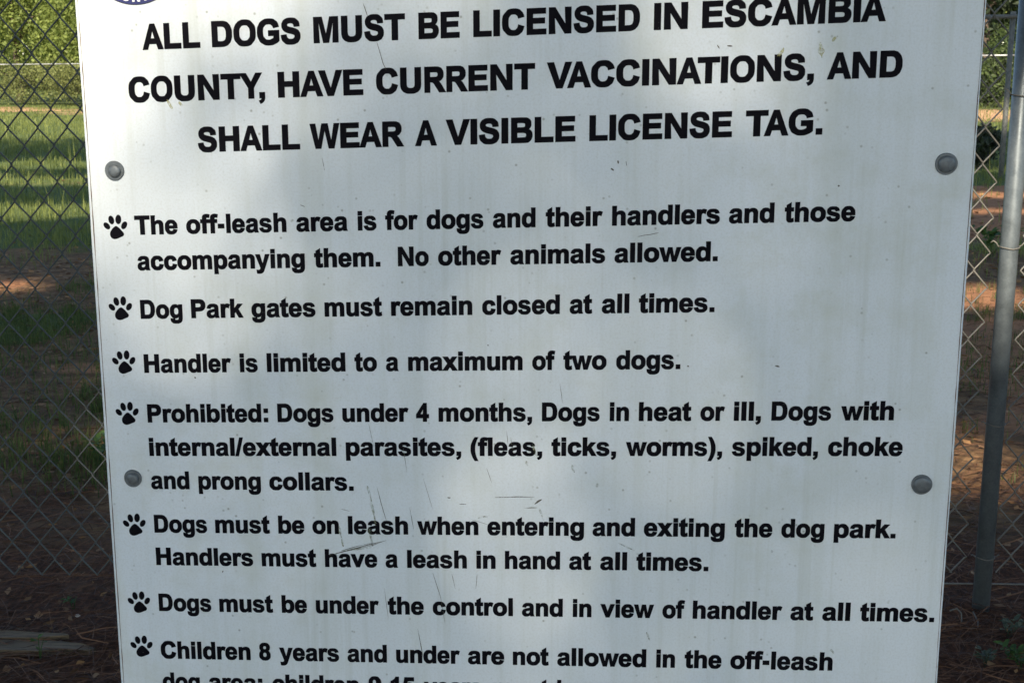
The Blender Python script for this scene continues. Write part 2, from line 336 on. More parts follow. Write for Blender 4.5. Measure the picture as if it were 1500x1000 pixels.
# ------------------------------------------------------------------ lettering
GLYPHS = r"""A 1479|1471,0 1149,0 1021,333 435,333 314,0 0,0 571,1466 884,1466|926,580 724,1124 526,580
B 1479|150,0 150,1466 736,1466 ~1010,1466 ~1172,1430 ~1328,1280 ~1328,1093 ~1328,985 ~1215,830 1112,785 ~1260,742 ~1406,575 1406,420 ~1406,330 ~1322,140 ~1180,15 ~1030,3 ~900,0 649,0|446,1222 640,1222 ~814,1222 ~856,1217 ~1032,1190 1032,1055 ~1032,960 ~975,893 ~900,873 ~860,866 640,866 446,866|446,622 720,622 ~880,622 ~980,600 ~1098,545 1098,432 ~1098,330 ~1005,258 ~930,248 ~880,247 720,247 446,247
C 1479|1087,539 1374,448 ~1308,208 ~1154.5,91.5 ~1001,-25 765,-25 ~473,-25 ~285,174.5 ~97,374 97,720 ~97,1086 ~286,1288.5 ~475,1491 783,1491 ~1052,1491 ~1220,1332 ~1320,1238 1370,1062 1077,992 ~1051,1106 ~968.5,1172 ~886,1238 768,1238 ~605,1238 ~503.5,1121 ~402,1004 402,742 ~402,464 ~502,346 ~602,228 762,228 ~880,228 ~965,303 ~1050,378
D 1479|148,1466 689,1466 ~872,1466 ~968,1438 ~1097,1400 ~1189,1303 ~1281,1206 ~1329,1065.5 ~1377,925 1377,719 ~1377,538 ~1332,407 ~1277,247 ~1175,148 ~1098,73 ~967,31 ~869,0 705,0 148,0|444,1218 444,247 665,247 ~789,247 ~844,261 ~916,279 ~963.5,322 ~1011,365 ~1041,463.5 ~1071,562 1071,732 ~1071,902 ~1041,993 ~1011,1084 ~957,1135 ~903,1186 ~820,1204 ~758,1218 577,1218
E 1366|149,0 149,1466 1236,1466 1236,1218 445,1218 445,893 1181,893 1181,646 445,646 445,247 1264,247 1264,0
G 1593|831,539 831,786 1469,786 1469,202 ~1376,112 ~1199.5,43.5 ~1023,-25 842,-25 ~612,-25 ~441,71.5 ~270,168 ~184,347.5 ~98,527 98,738 ~98,967 ~194,1145 ~290,1323 ~475,1418 ~616,1491 826,1491 ~1099,1491 ~1252.5,1376.5 ~1406,1262 1450,1060 1156,1005 ~1125,1113 ~1039.5,1175.5 ~954,1238 826,1238 ~632,1238 ~517.5,1115 ~403,992 403,750 ~403,489 ~519,358.5 ~635,228 823,228 ~916,228 ~1009.5,264.5 ~1103,301 1170,353 1170,539
H 1479|150,0 150,1466 446,1466 446,889 1026,889 1026,1466 1322,1466 1322,0 1026,0 1026,641 446,641 446,0
I 569|140,0 140,1466 436,1466 436,0
L 1251|157,0 157,1466 453,1466 453,247 1189,247 1189,0
M 1706|145,0 145,1466 588,1466 854,466 1117,1466 1561,1466 1561,0 1286,0 1286,1154 995,0 710,0 420,1154 420,0
N 1479|152,0 152,1466 440,1466 1040,487 1040,1466 1315,1466 1315,0 1018,0 427,956 427,0
O 1593|89,724 ~89,948 ~156,1100 ~206,1212 ~292.5,1301 ~379,1390 ~482,1433 ~619,1491 798,1491 ~1122,1491 ~1316.5,1290 ~1511,1089 1511,731 ~1511,376 ~1318,175.5 ~1125,-25 802,-25 ~475,-25 ~282,174.5 ~89,374|394,734 ~394,485 ~509,356.5 ~624,228 801,228 ~978,228 ~1091.5,355.5 ~1205,483 1205,738 ~1205,990 ~1094.5,1114 ~984,1238 801,1238 ~618,1238 ~506,1112.5 ~394,987
P 1366|149,0 149,1466 624,1466 ~894,1466 ~976,1444 ~1102,1411 ~1187,1300.5 ~1272,1190 1272,1015 ~1272,880 ~1223,788 ~1174,696 ~1098.5,643.5 ~1023,591 ~945,574 ~839,553 638,553 445,553 445,0|445,1218 445,802 607,802 ~782,802 ~841,825 ~900,848 ~933.5,897 ~967,946 967,1011 ~967,1091 ~920,1143 ~873,1195 ~801,1208 ~748,1218 588,1218
R 1479|150,0 150,1466 773,1466 ~1008,1466 ~1114.5,1426.5 ~1221,1387 ~1285,1286 ~1349,1185 1349,1055 ~1349,890 ~1252,782.5 ~1155,675 962,647 ~1058,591 ~1120.5,524 ~1183,457 1289,286 1468,0 1114,0 900,319 ~786,490 ~744,534.5 ~702,579 ~655,595.5 ~608,612 506,612 446,612 446,0|446,846 665,846 ~878,846 ~931,864 ~984,882 ~1014,926 ~1044,970 1044,1036 ~1044,1110 ~1004.5,1155.5 ~965,1201 ~893,1213 ~857,1218 677,1218 446,1218
S 1366|74,477 362,505 ~388,360 ~467.5,292 ~547,224 682,224 ~825,224 ~897.5,284.5 ~970,345 970,426 ~970,478 ~939.5,514.5 ~909,551 833,578 ~781,596 596,642 ~358,701 262,787 ~127,908 127,1082 ~127,1194 ~190.5,1291.5 ~254,1389 ~373.5,1440 ~493,1491 662,1491 ~938,1491 ~1077.5,1370 ~1217,1249 1224,1047 928,1034 ~909,1147 ~846.5,1196.5 ~784,1246 659,1246 ~530,1246 ~457,1193 ~410,1159 410,1102 ~410,1050 454,1013 ~510,966 726,915 ~942,864 ~1045.5,809.5 ~1149,755 ~1207.5,660.5 ~1266,566 1266,427 ~1266,301 ~1196,191 ~1126,81 ~998,27.5 ~870,-26 679,-26 ~401,-26 ~252,102.5 ~103,231
T 1251|478,0 478,1218 43,1218 43,1466 1208,1466 1208,1218 774,1218 774,0
U 1479|147,1466 443,1466 443,672 ~443,483 ~454,427 ~473,337 ~544.5,282.5 ~616,228 740,228 ~866,228 ~930,279.5 ~994,331 ~1007,406 ~1020,481 1020,655 1020,1466 1316,1466 1316,696 ~1316,432 ~1292,323 ~1268,214 ~1203.5,139 ~1139,64 ~1031,19.5 ~923,-25 749,-25 ~539,-25 ~430.5,23.5 ~322,72 ~259,149.5 ~196,227 ~176,312 ~147,438 147,684
V 1366|523,0 -1,1466 320,1466 691,381 1050,1466 1364,1466 839,0
W 1933|361,0 11,1466 314,1466 535,459 803,1466 1155,1466 1412,442 1637,1466 1935,1466 1579,0 1265,0 973,1096 682,0
Y 1366|534,0 534,617 -3,1466 344,1466 689,886 1027,1466 1368,1466 829,615 829,0
a 1139|357,738 102,784 ~145,938 ~250,1012 ~355,1086 562,1086 ~750,1086 ~842,1041.5 ~934,997 ~971.5,928.5 ~1009,860 1009,677 1006,349 ~1006,209 ~1019.5,142.5 ~1033,76 1070,0 792,0 ~781,28 765,83 755,116 ~683,46 ~601,11 ~519,-24 426,-24 ~262,-24 ~167.5,65 ~73,154 73,290 ~73,380 ~116,450.5 ~159,521 ~236.5,558.5 ~314,596 460,624 ~657,661 733,693 733,721 ~733,802 ~693,836.5 ~653,871 542,871 ~467,871 ~425,841.5 ~383,812|733,510 ~679,492 ~562,467 ~445,442 ~409,418 ~354,379 354,319 ~354,260 ~398,217 ~442,174 510,174 ~586,174 ~655,224 ~706,262 ~722,317 ~733,353 733,454
b 1251|135,0 135,1466 416,1466 416,938 ~546,1086 724,1086 ~918,1086 ~1045,945.5 ~1172,805 1172,542 ~1172,270 ~1042.5,123 ~913,-24 728,-24 ~637,-24 ~548.5,21.5 ~460,67 396,156 396,0|414,554 ~414,389 ~466,310 ~539,198 660,198 ~753,198 ~818.5,277.5 ~884,357 884,528 ~884,710 ~818,790.5 ~752,871 649,871 ~548,871 ~481,792.5 ~414,714
c 1139|1073,748 796,698 ~782,781 ~732.5,823 ~683,865 604,865 ~499,865 ~436.5,792.5 ~374,720 374,550 ~374,361 ~437.5,283 ~501,205 608,205 ~688,205 ~739,250.5 ~790,296 811,407 1087,360 ~1044,170 ~922,73 ~800,-24 595,-24 ~362,-24 ~223.5,123 ~85,270 85,530 ~85,793 ~224,939.5 ~363,1086 600,1086 ~794,1086 ~908.5,1002.5 ~1023,919
d 1251|1121,0 860,0 860,156 ~795,65 ~706.5,20.5 ~618,-24 528,-24 ~345,-24 ~214.5,123.5 ~84,271 84,535 ~84,805 ~211,945.5 ~338,1086 532,1086 ~710,1086 840,938 840,1466 1121,1466|371,554 ~371,384 ~418,308 ~486,198 608,198 ~705,198 ~773,280.5 ~841,363 841,527 ~841,710 ~775,790.5 ~709,871 606,871 ~506,871 ~438.5,791.5 ~371,712
e 1139|762,338 1042,291 ~988,137 ~871.5,56.5 ~755,-24 580,-24 ~303,-24 ~170,157 ~65,302 65,523 ~65,787 ~203,936.5 ~341,1086 552,1086 ~789,1086 ~926,929.5 ~1063,773 1057,450 353,450 ~356,325 ~421,255.5 ~486,186 583,186 ~649,186 ~694,222 ~739,258|778,622 ~775,744 ~715,807.5 ~655,871 569,871 ~477,871 ~417,804 ~357,737 358,622
f 682|24,1062 180,1062 180,1142 ~180,1276 ~208.5,1342 ~237,1408 ~313.5,1449.5 ~390,1491 507,1491 ~627,1491 742,1455 704,1259 ~637,1275 575,1275 ~514,1275 ~487.5,1246.5 ~461,1218 461,1137 461,1062 671,1062 671,841 461,841 461,0 180,0 180,841 24,841
g 1251|121,-70 442,-109 ~450,-165 ~479,-186 ~519,-216 605,-216 ~715,-216 ~770,-183 ~807,-161 ~826,-112 ~839,-77 839,17 839,172 ~713,0 521,0 ~307,0 ~182,181 ~84,324 84,537 ~84,804 ~212.5,945 ~341,1086 532,1086 ~729,1086 857,913 857,1062 1120,1062 1120,109 ~1120,-79 ~1089,-172 ~1058,-265 ~1002,-318 ~946,-371 ~852.5,-401 ~759,-431 616,-431 ~346,-431 ~233,-338.5 ~120,-246 120,-104|372,553 ~372,384 ~437.5,305.5 ~503,227 599,227 ~702,227 ~773,307.5 ~844,388 844,546 ~844,711 ~776,791 ~708,871 604,871 ~503,871 ~437.5,792.5 ~372,714
h 1251|423,1466 423,927 ~559,1086 748,1086 ~845,1086 ~923,1050 ~1001,1014 ~1040.5,958 ~1080,902 ~1094.5,834 ~1109,766 1109,623 1109,0 828,0 828,561 ~828,728 ~812,773 ~796,818 ~755.5,844.5 ~715,871 654,871 ~584,871 ~529,837 ~474,803 ~448.5,734.5 ~423,666 423,532 423,0 142,0 142,1466
i 569|147,1206 147,1466 428,1466 428,1206|147,0 147,1062 428,1062 428,0
k 1139|137,0 137,1466 418,1466 418,688 747,1062 1093,1062 730,674 1119,0 816,0 549,477 418,340 418,0
l 569|147,0 147,1466 428,1466 428,0
m 1821|126,1062 385,1062 385,917 ~524,1086 716,1086 ~818,1086 ~893,1044 ~968,1002 1016,917 ~1086,1002 ~1167,1044 ~1248,1086 1340,1086 ~1457,1086 ~1538,1038.5 ~1619,991 ~1659,899 ~1688,831 1688,679 1688,0 1407,0 1407,607 ~1407,765 ~1378,811 ~1339,871 1258,871 ~1199,871 ~1147,835 ~1095,799 ~1072,729.5 ~1049,660 1049,510 1049,0 768,0 768,582 ~768,737 ~753,782 ~738,827 ~706.5,849 ~675,871 621,871 ~556,871 ~504,836 ~452,801 ~429.5,735 ~407,669 407,516 407,0 126,0
n 1251|1114,0 833,0 833,542 ~833,714 ~815,764.5 ~797,815 ~756.5,843 ~716,871 659,871 ~586,871 ~528,831 ~470,791 ~448.5,725 ~427,659 427,481 427,0 146,0 146,1062 407,1062 407,906 ~546,1086 757,1086 ~850,1086 ~927,1052.5 ~1004,1019 ~1043.5,967 ~1083,915 ~1098.5,849 ~1114,783 1114,660
o 1251|82,546 ~82,686 ~151,817 ~220,948 ~346.5,1017 ~473,1086 629,1086 ~870,1086 ~1024,929.5 ~1178,773 1178,534 ~1178,293 ~1022.5,134.5 ~867,-24 631,-24 ~485,-24 ~352.5,42 ~220,108 ~151,235.5 ~82,363|370,531 ~370,373 ~445,289 ~520,205 630,205 ~740,205 ~814.5,289 ~889,373 889,533 ~889,689 ~814.5,773 ~740,857 630,857 ~520,857 ~445,773 ~370,689
p 1251|139,1062 401,1062 401,906 ~452,986 ~539,1036 ~626,1086 732,1086 ~917,1086 ~1046,941 ~1175,796 1175,537 ~1175,271 ~1045,123.5 ~915,-24 730,-24 ~642,-24 ~570.5,11 ~499,46 420,131 420,-404 139,-404|417,549 ~417,370 ~488,284.5 ~559,199 661,199 ~759,199 ~824,277.5 ~889,356 889,535 ~889,702 ~822,783 ~755,864 656,864 ~553,864 ~485,784.5 ~417,705
r 797|416,0 135,0 135,1062 396,1062 396,911 ~463,1018 ~516.5,1052 ~570,1086 638,1086 ~734,1086 823,1033 736,788 ~665,834 604,834 ~545,834 ~504,801.5 ~463,769 ~439.5,684 ~416,599 416,328
s 1139|48,303 330,346 ~348,264 ~403,221.5 ~458,179 557,179 ~666,179 ~721,219 ~758,247 758,294 ~758,326 738,347 ~717,367 644,384 ~304,459 213,521 ~87,607 87,760 ~87,898 ~196,992 ~305,1086 534,1086 ~752,1086 ~858,1015 ~964,944 1004,805 739,756 ~722,818 ~674.5,851 ~627,884 539,884 ~428,884 ~380,853 ~348,831 348,796 ~348,766 376,745 ~414,717 638.5,666 ~863,615 952,541 ~1040,466 1040,333 ~1040,188 ~919,82 ~798,-24 561,-24 ~346,-24 ~220.5,63 ~95,150
t 682|634,1062 634,838 442,838 442,410 ~442,280 ~447.5,258.5 ~453,237 ~472.5,223 ~492,209 520,209 ~559,209 633,236 657,18 ~559,-24 435,-24 ~359,-24 ~298,1.5 ~237,27 ~208.5,67.5 ~180,108 ~169,177 ~160,226 160,375 160,838 31,838 31,1062 160,1062 160,1273 442,1437 442,1062
u 1251|847,0 847,159 ~789,74 ~694.5,25 ~600,-24 495,-24 ~388,-24 ~303,23 ~218,70 ~180,155 ~142,240 142,390 142,1062 423,1062 423,574 ~423,350 ~438.5,299.5 ~454,249 ~495,219.5 ~536,190 599,190 ~671,190 ~728,229.5 ~785,269 ~806,327.5 ~827,386 827,614 827,1062 1108,1062 1108,0
v 1139|439,0 11,1062 306,1062 506,520 564,339 622,520 824,1062 1113,1062 691,0
w 1593|347,0 11,1062 284,1062 483,366 666,1062 937,1062 1114,366 1317,1062 1594,1062 1253,0 983,0 800,683 620,0
x 1139|13,0 393,543 29,1062 372,1062 559,772 756,1062 1086,1062 729,563 1119,0 774,0 560,326 344,0
y 1139|14,1062 313,1062 567,308 815,1062 1106,1062 731,40 664,-145 ~627,-238 ~593.5,-287 ~560,-336 ~516.5,-366.5 ~473,-397 ~409.5,-414 ~346,-431 266,-431 ~185,-431 107,-414 82,-194 ~148,-207 201,-207 ~299,-207 ~346,-149.5 ~393,-92 418,-3
. 569|147,0 147,281 428,281 428,0
, 569|136,281 417,281 417,80 ~417,-42 ~396,-112.5 ~375,-183 ~316.5,-239 ~258,-295 168,-327 113,-211 ~198,-183 ~234,-134 ~270,-85 272,0 136,0
: 682|197,781 197,1062 478,1062 478,781|197,0 197,281 478,281 478,0
; 682|197,781 197,1062 478,1062 478,781|193,281 474,281 474,80 ~474,-42 ~453,-112.5 ~432,-183 ~373.5,-239 ~315,-295 225,-327 170,-211 ~255,-183 ~291,-134 ~327,-85 329,0 193,0
- 682|115,391 115,672 567,672 567,391
( 682|630,-431 437,-431 ~284,-200 ~204,49 ~124,298 124,531 ~124,820 ~223,1078 ~309,1302 441,1491 633,1491 ~496,1188 ~444.5,975.5 ~393,763 393,525 ~393,361 ~423.5,189 ~454,17 ~507,-138 ~542,-240
) 682|52,-431 245,-431 ~398,-200 ~478,49 ~558,298 558,531 ~558,820 ~459,1078 ~373,1302 241,1491 49,1491 ~186,1188 ~237.5,975.5 ~289,763 289,525 ~289,361 ~258.5,189 ~228,17 ~175,-138 ~140,-240
/ 569|1,-25 364,1491 570,1491 203,-25
4 1139|638,0 638,295 38,295 38,541 674,1472 910,1472 910,542 1092,542 1092,295 910,295 910,0|638,542 638,1043 301,542
9 1139|74,339 346,389 ~356,306 ~398,266 ~439,226 507,226 ~593,226 ~653,305 ~713,384 730,633 ~625,512 469,512 ~299,512 ~175,643 ~52,774 52,985 ~52,1205 ~183,1338 ~313,1472 571,1472 ~790,1472 ~934,1300 ~1077,1130 1077,735 ~1077,333 ~920,154 ~763,-25 511,-25 ~330,-25 ~218,72 ~106,168|704,963 ~704,1098 ~642,1173 ~580,1247 500,1247 ~424,1247 ~373,1187 ~323,1127 323,990 ~323,850 ~378,785 ~433,719 515,719 ~595,719 ~649,782 ~704,845
1 1139|817,0 536,0 536,1059 ~382,915 173,846 173,1101 ~283,1137 ~412,1237 ~541,1338 589,1472 817,1472
5 1139|90,377 370,406 ~382,311 ~441,255 ~500,199 577,199 ~665,199 ~726,271 ~787,342 787,486 ~787,621 ~727,688 ~666,756 569,756 ~448,756 352,649 124,682 268,1445 1011,1445 1011,1182 481,1182 437,933 ~531,980 629,980 ~816,980 ~946,844 ~1076,708 1076,491 ~1076,310 ~971,168 ~828,-26 574,-26 ~371,-26 ~243,83 ~115,192
8 1139|329,790 816,790 ~941,740 ~1006,643.5 ~1071,547 1071,421 ~1071,212.5 ~938,93 ~805,-25 584,-25 ~378,-25 ~241,83 ~79,211 79,434 ~79,557 ~140,659.5 ~201,762|362,451 ~362,334 ~422,269 ~482,203 573,203 ~662,203 ~720,266 ~778,330 778,449 ~778,553 ~719,616 ~660,680 570,680 ~465,680 ~413.5,608 ~362,535|329,790 ~218,837 ~167.5,919.5 ~117,1002 117,1101 ~117,1269.5 ~235,1370.5 ~353,1472 570,1472 ~785,1472 ~904,1370.5 ~1023,1269.5 1023,1101 ~1023,996 ~968.5,914.5 ~914,833 816,790|390,1080 ~390,991 ~439.5,942 ~489,893 571,893 ~653,893 ~703,943 ~753,993 753,1081 ~753,1163 ~704,1213 ~655,1263 573,1263 ~489,1263 ~439.5,1213 ~390,1163"""
RATIO = dict(A=.80, B=.875, C=.907, D=.89, E=.91, G=.87, H=.95, I=.95, L=.92, M=.95, N=1.0, O=.845, P=.9, R=.85, S=.873, T=.93, U=.95, V=.90, W=.84, Y=.88)
KERN = {'TA': -150, 'AT': -150, 'AV': -150, 'VA': -150, 'Y,': -210, 'TI': -20}

def parse_glyphs(bold0):
    out = {}
    for ln in GLYPHS.strip().splitlines():
        head, *cons = ln.split('|'); ch, adv = head.split(' '); bold = min(bold0, {'s': 38, 'a': 44, 'e': 48}.get(ch, 99))
        polys = []
        for c in cons:
            pts = []
            for tok in c.split():
                on = not tok.startswith('~'); x, y = tok.lstrip('~').split(','); pts.append((float(x), float(y), on))
            full = []
            for i, p in enumerate(pts):
                full.append(p); q = pts[(i + 1) % len(pts)]
                if not p[2] and not q[2]: full.append(((p[0]+q[0])/2, (p[1]+q[1])/2, True))
            poly = []; k = 0; n = len(full)
            while k < n:
                p = full[k]; q = full[(k + 1) % n]
                poly.append((p[0], p[1]))
                if not q[2]:
                    r_ = full[(k + 2) % n]
                    for t in (.2, .4, .6, .8):
                        poly.append(((1-t)**2*p[0] + 2*t*(1-t)*q[0] + t*t*r_[0], (1-t)**2*p[1] + 2*t*(1-t)*q[1] + t*t*r_[1]))
                    k += 2
                else: k += 1
            cl = []
            for p in poly:
                if not cl or math.hypot(p[0]-cl[-1][0], p[1]-cl[-1][1]) > 1.5: cl.append(p)
            if math.hypot(cl[0][0]-cl[-1][0], cl[0][1]-cl[-1][1]) < 1.5: cl.pop()
            polys.append(cl)
        def inside(pt, poly):
            c = False; j = len(poly) - 1
            for i in range(len(poly)):
                if (poly[i][1] > pt[1]) != (poly[j][1] > pt[1]) and pt[0] < (poly[j][0]-poly[i][0])*(pt[1]-poly[i][1])/(poly[j][1]-poly[i][1]) + poly[i][0]: c = not c
                j = i
            return c
        groups = []
        for i, pl in enumerate(polys):
            area = sum(pl[k][0]*pl[(k+1) % len(pl)][1] - pl[(k+1) % len(pl)][0]*pl[k][1] for k in range(len(pl)))
            hole = any(inside(pl[0], q) for q in polys[:i])
            if (area > 0) == hole: pl = pl[::-1]           # outer ccw, hole cw: ink on the left
            n = len(pl); off = []
            for k in range(n):
                a, b, c = pl[k-1], pl[k], pl[(k+1) % n]
                e1 = Vector((b[0]-a[0], b[1]-a[1])).normalized(); e2 = Vector((c[0]-b[0], c[1]-b[1])).normalized()
                n1 = Vector((e1.y, -e1.x)); n2 = Vector((e2.y, -e2.x)); m = n1 + n2
                d = max(m.length_squared / 2, 0.45)
                m = m / d if m.length > 1e-6 else n1
                off.append((b[0] + m.x * bold, b[1] + m.y * bold))
            src = list(pl); again = True
            while again and len(off) > 4:                  # drop points where a tight inside curve has folded over itself
                again = False
                for k in range(len(off)):
                    j = (k + 1) % len(off)
                    if (src[j][0]-src[k][0])*(off[j][0]-off[k][0]) + (src[j][1]-src[k][1])*(off[j][1]-off[k][1]) <= 0:
                        off[k] = ((off[k][0]+off[j][0])/2, (off[k][1]+off[j][1])/2); src[k] = ((src[k][0]+src[j][0])/2, (src[k][1]+src[j][1])/2)
                        del off[j], src[j]; again = True; break
            if hole: groups[-1].append(off)
            else: groups.append([off])
        k = 1466.0 / (1466 + 2 * bold)
        groups = [[[(x, (y - 733) * k + 733) for x, y in c] for c in g] for g in groups]
        xs = [p[0] for g in groups for c in g for p in c]
        out[ch] = (float(adv), groups, min(xs), max(xs))
    return out
FONT = {b: parse_glyphs(b) for b in (56, 54)}

def layout_word(word, bold):
    """glyph polygons of a word in font units, and its ink extent"""
    fn = FONT[bold]; x = 0; polys = []; lo = hi = None
    for i, ch in enumerate(word):
        adv, groups, gl, gh = fn[ch]; rt = RATIO.get(ch, 0.9); sb = 0.85
        lsb = gl * sb; ink0 = x + lsb
        for g in groups: polys.append([[((p[0]-gl)*rt + ink0, p[1]) for p in c] for c in g])
        ink1 = ink0 + (gh - gl) * rt
        lo = ink0 if lo is None else min(lo, ink0); hi = ink1 if hi is None else max(hi, ink1)
        x = ink1 + (adv - gh) * sb + (KERN.get(word[i:i+2], 0))
    return polys, lo, hi

def tess(polys3):
    """list of [outer, hole, ...] contours of 3-tuples -> verts, faces (triangles)"""
    V, F = [], []
    for cons in polys3:
        tris = tessellate_polygon([[Vector((p[0], p[2], 0)) for p in c] for c in cons])
        b = len(V); flat = [p for c in cons for p in c]; V += flat
        for t in tris:
            a, c, d = (Vector((flat[i][0], flat[i][2])) for i in t)
            cr = (c-a).x*(d-a).y - (c-a).y*(d-a).x
            if abs(cr) < 1e-14: continue
            F.append(tuple(b + i for i in (t if cr > 0 else t[::-1])))
    return V, F

LINES = [
    ('ALL DOGS MUST BE LICENSED IN ESCAMBIA', (-0.3831, 1.3481), (0.3676, 1.3748), 0.0259, 0.0265, [-383.1, -321.6, -309.4, -216.4, -203.1, -108.5, -94.9, -52.9, -39.2, 127.9, 141.6, 175.2, 189.1, 367.7]),
    ('COUNTY, HAVE CURRENT VACCINATIONS, AND', (-0.4009, 1.2946), (0.3862, 1.3212), 0.026, 0.0263, [-400.6, -255.6, -242.1, -152.8, -139.5, 23.5, 35.2, 300.8, 313.3, 386.2]),
    ('SHALL WEAR A VISIBLE LICENSE TAG.', (-0.3295, 1.2438), (0.3116, 1.2649), 0.026, 0.026, [-329.5, -220.6, -210.3, -111.3, -100.2, -77.2, -68.3, 64.9, 78.8, 222.2, 235.5, 311.6]),
    ('The off-leash area is for dogs and their handlers and those', (-0.4026, 1.1563), (0.3488, 1.1786), 0.0203, 0.0209, [-402.6, -355.9, -346.6, -238.2, -227.7, -172.5, -162.1, -142.2, -133.0, -98.3, -89.3, -29.7, -19.9, 24.5, 34.9, 93.9, 103.2, 213.0, 222.1, 267.7, 277.9, 348.5]),
    ('accompanying them. No other animals allowed.', (-0.4019, 1.1181), (0.2123, 1.136), 0.0205, 0.021, [-401.5, -219.7, -209.8, -138.8, -120.3, -87.5, -77.7, -11.1, -1.8, 96.8, 106.4, 212.2]),
    ('Dog Park gates must remain closed at all times.', (-0.4018, 1.0654), (0.2106, 1.0828), 0.0209, 0.0208, [-401.8, -355.4, -346.0, -288.2, -279.7, -210.0, -200.2, -138.1, -128.6, -41.9, -31.5, 50.3, 60.5, 84.2, 94.0, 122.7, 132.4, 210.6]),
    ('Handler is limited to a maximum of two dogs.', (-0.4014, 1.0056), (0.1771, 1.0216), 0.021, 0.0208, [-402.0, -304.5, -295.1, -275.3, -265.3, -179.2, -169.4, -144.9, -135.3, -121.4, -111.3, 11.3, 21.4, 45.9, 54.3, 99.9, 110.0, 177.1]),
    ('Prohibited: Dogs under 4 months, Dogs in heat or ill, Dogs with', (-0.4009, 0.9497), (0.399, 0.9714), 0.021, 0.0208, [-401.7, -266.0, -255.8, -193.9, -184.1, -111.6, -103.7, -89.4, -79.2, 21.6, 32.0, 93.5, 104.1, 124.5, 134.8, 190.1, 199.4, 225.0, 234.3, 262.6, 273.3, 334.8, 344.6, 399.0]),
    ('internal/external parasites, (fleas, ticks, worms), spiked, choke', (-0.4012, 0.9116), (0.4101, 0.933), 0.0208, 0.021, [-401.8, -191.8, -181.4, -54.9, -44.9, 32.6, 42.3, 111.6, 121.7, 223.5, 233.3, 323.3, 333.5, 410.1]),
    ('and prong collars.', (-0.4013, 0.8735), (-0.174, 0.878), 0.0208, 0.0208, [-401.6, -358.0, -347.7, -277.3, -267.8, -173.7]),
    ('Dogs must be on leash when entering and exiting the dog park.', (-0.4007, 0.8225), (0.4085, 0.8421), 0.0209, 0.0213, [-401.8, -340.5, -331.2, -269.1, -259.7, -230.2, -221.2, -191.4, -181.3, -114.3, -104.4, -36.8, -27.0, 78.4, 87.6, 133.3, 142.8, 229.2, 239.5, 279.5, 288.9, 334.1, 344.1, 408.5]),
    ('Handlers must have a leash in hand at all times.', (-0.4008, 0.7841), (0.2131, 0.7983), 0.0211, 0.0209, [-401.9, -289.7, -280.0, -218.0, -208.3, -149.4, -140.2, -126.2, -116.1, -49.7, -39.2, -18.0, -7.8, 52.7, 62.5, 86.7, 96.3, 125.5, 135.5, 213.1]),
    ('Dogs must be under the control and in view of handler at all times.', (-0.4008, 0.729), (0.4546, 0.7488), 0.0211, 0.0214, [-402.1, -340.3, -331.0, -269.1, -259.3, -230.4, -220.3, -148.6, -138.8, -98.3, -88.3, 1.1, 11.0, 56.1, 67.1, 87.6, 97.1, 155.9, 164.9, 189.3, 197.7, 293.9, 302.6, 327.1, 336.5, 366.2, 376.3, 454.6]),
    ('Children 8 years and under are not allowed in the off-leash', (-0.4017, 0.6712), (0.3503, 0.6882), 0.0215, 0.0215, [-401.9, -297.4, -287.5, -274.1, -264.4, -195.5, -185.9, -140.9, -130.5, -58.2, -49.4, -8.6, 0.9, 41.0, 50.4, 148.6, 159.5, 180.1, 190.4, 230.7, 240.2, 350.3]),
    ('dog area; children 9-15 years must be', (-0.4019, 0.6328), (0.0779, 0.6437), 0.0215, 0.0216, [-401.9, -358.1, -347.6, -285.1, -273.6, -173.8, -162.5, -109.7, -99.6, -33.8, -21.5, 41.3, 50.5, 77.9]),
]

# ------------------------------------------------------------------ the sign (board plane: x along the board, z up, -y towards the viewer)
YAW = R(5.0)
sign = empty('dog_park_sign', (0, 1.34, 0), -YAW)
tag(sign, 'large white metal rules sign with black lettering and paw prints, bolted by its edges', 'sign')
BL, BR, BB, BT = -0.4515, 0.4625, 0.42, 1.64
def rounded_board():
    # hairline-uneven edges, 4 mm thick plate with a small arris
    prof = [(0.0, 0.0012), (0.0012, 0.0), (0.0052, 0.0), (0.0064, 0.0012)]
    zs = np.linspace(BB, BT, 26); out = []
    jl = 0.0005 * (vnoise(zs * 14, zs * 0, 4) - 0.5); jr = 0.0007 * (vnoise(zs * 14, zs * 0 + 9, 5) - 0.5)
    flare = -0.0008 * smoothstep(1.3, 1.42, zs)
    loop = [(BL + a + f, z) for z, a, f in zip(zs, jl, flare)] + [(BR + a, z) for z, a in zip(zs[::-1], jr[::-1])]
    v = []; f = []; n = len(loop)
    cx, cz = (BL + BR) / 2, (BB + BT) / 2
    for y, ins in prof:
        for (u, z) in loop: v.append((u + (ins if u < cx else -ins), y, z + (ins if z < BB + .01 else (-ins if z > BT - .01 else 0))))
    for r_ in range(len(prof) - 1):
        for k in range(n): f.append((r_*n+k, r_*n+(k+1) % n, (r_+1)*n+(k+1) % n, (r_+1)*n+k))
    f.append(tuple(range(n))); f.append(tuple((len(prof)-1)*n + k for k in range(n-1, -1, -1)))
    return v, f
bv, bf = rounded_board()
board = mesh_obj('board', bv, bf, M['sign'], sign)
import bmesh
_b = bmesh.new(); _b.from_mesh(board.data); bmesh.ops.recalc_face_normals(_b, faces=_b.faces); _b.to_mesh(board.data); _b.free()

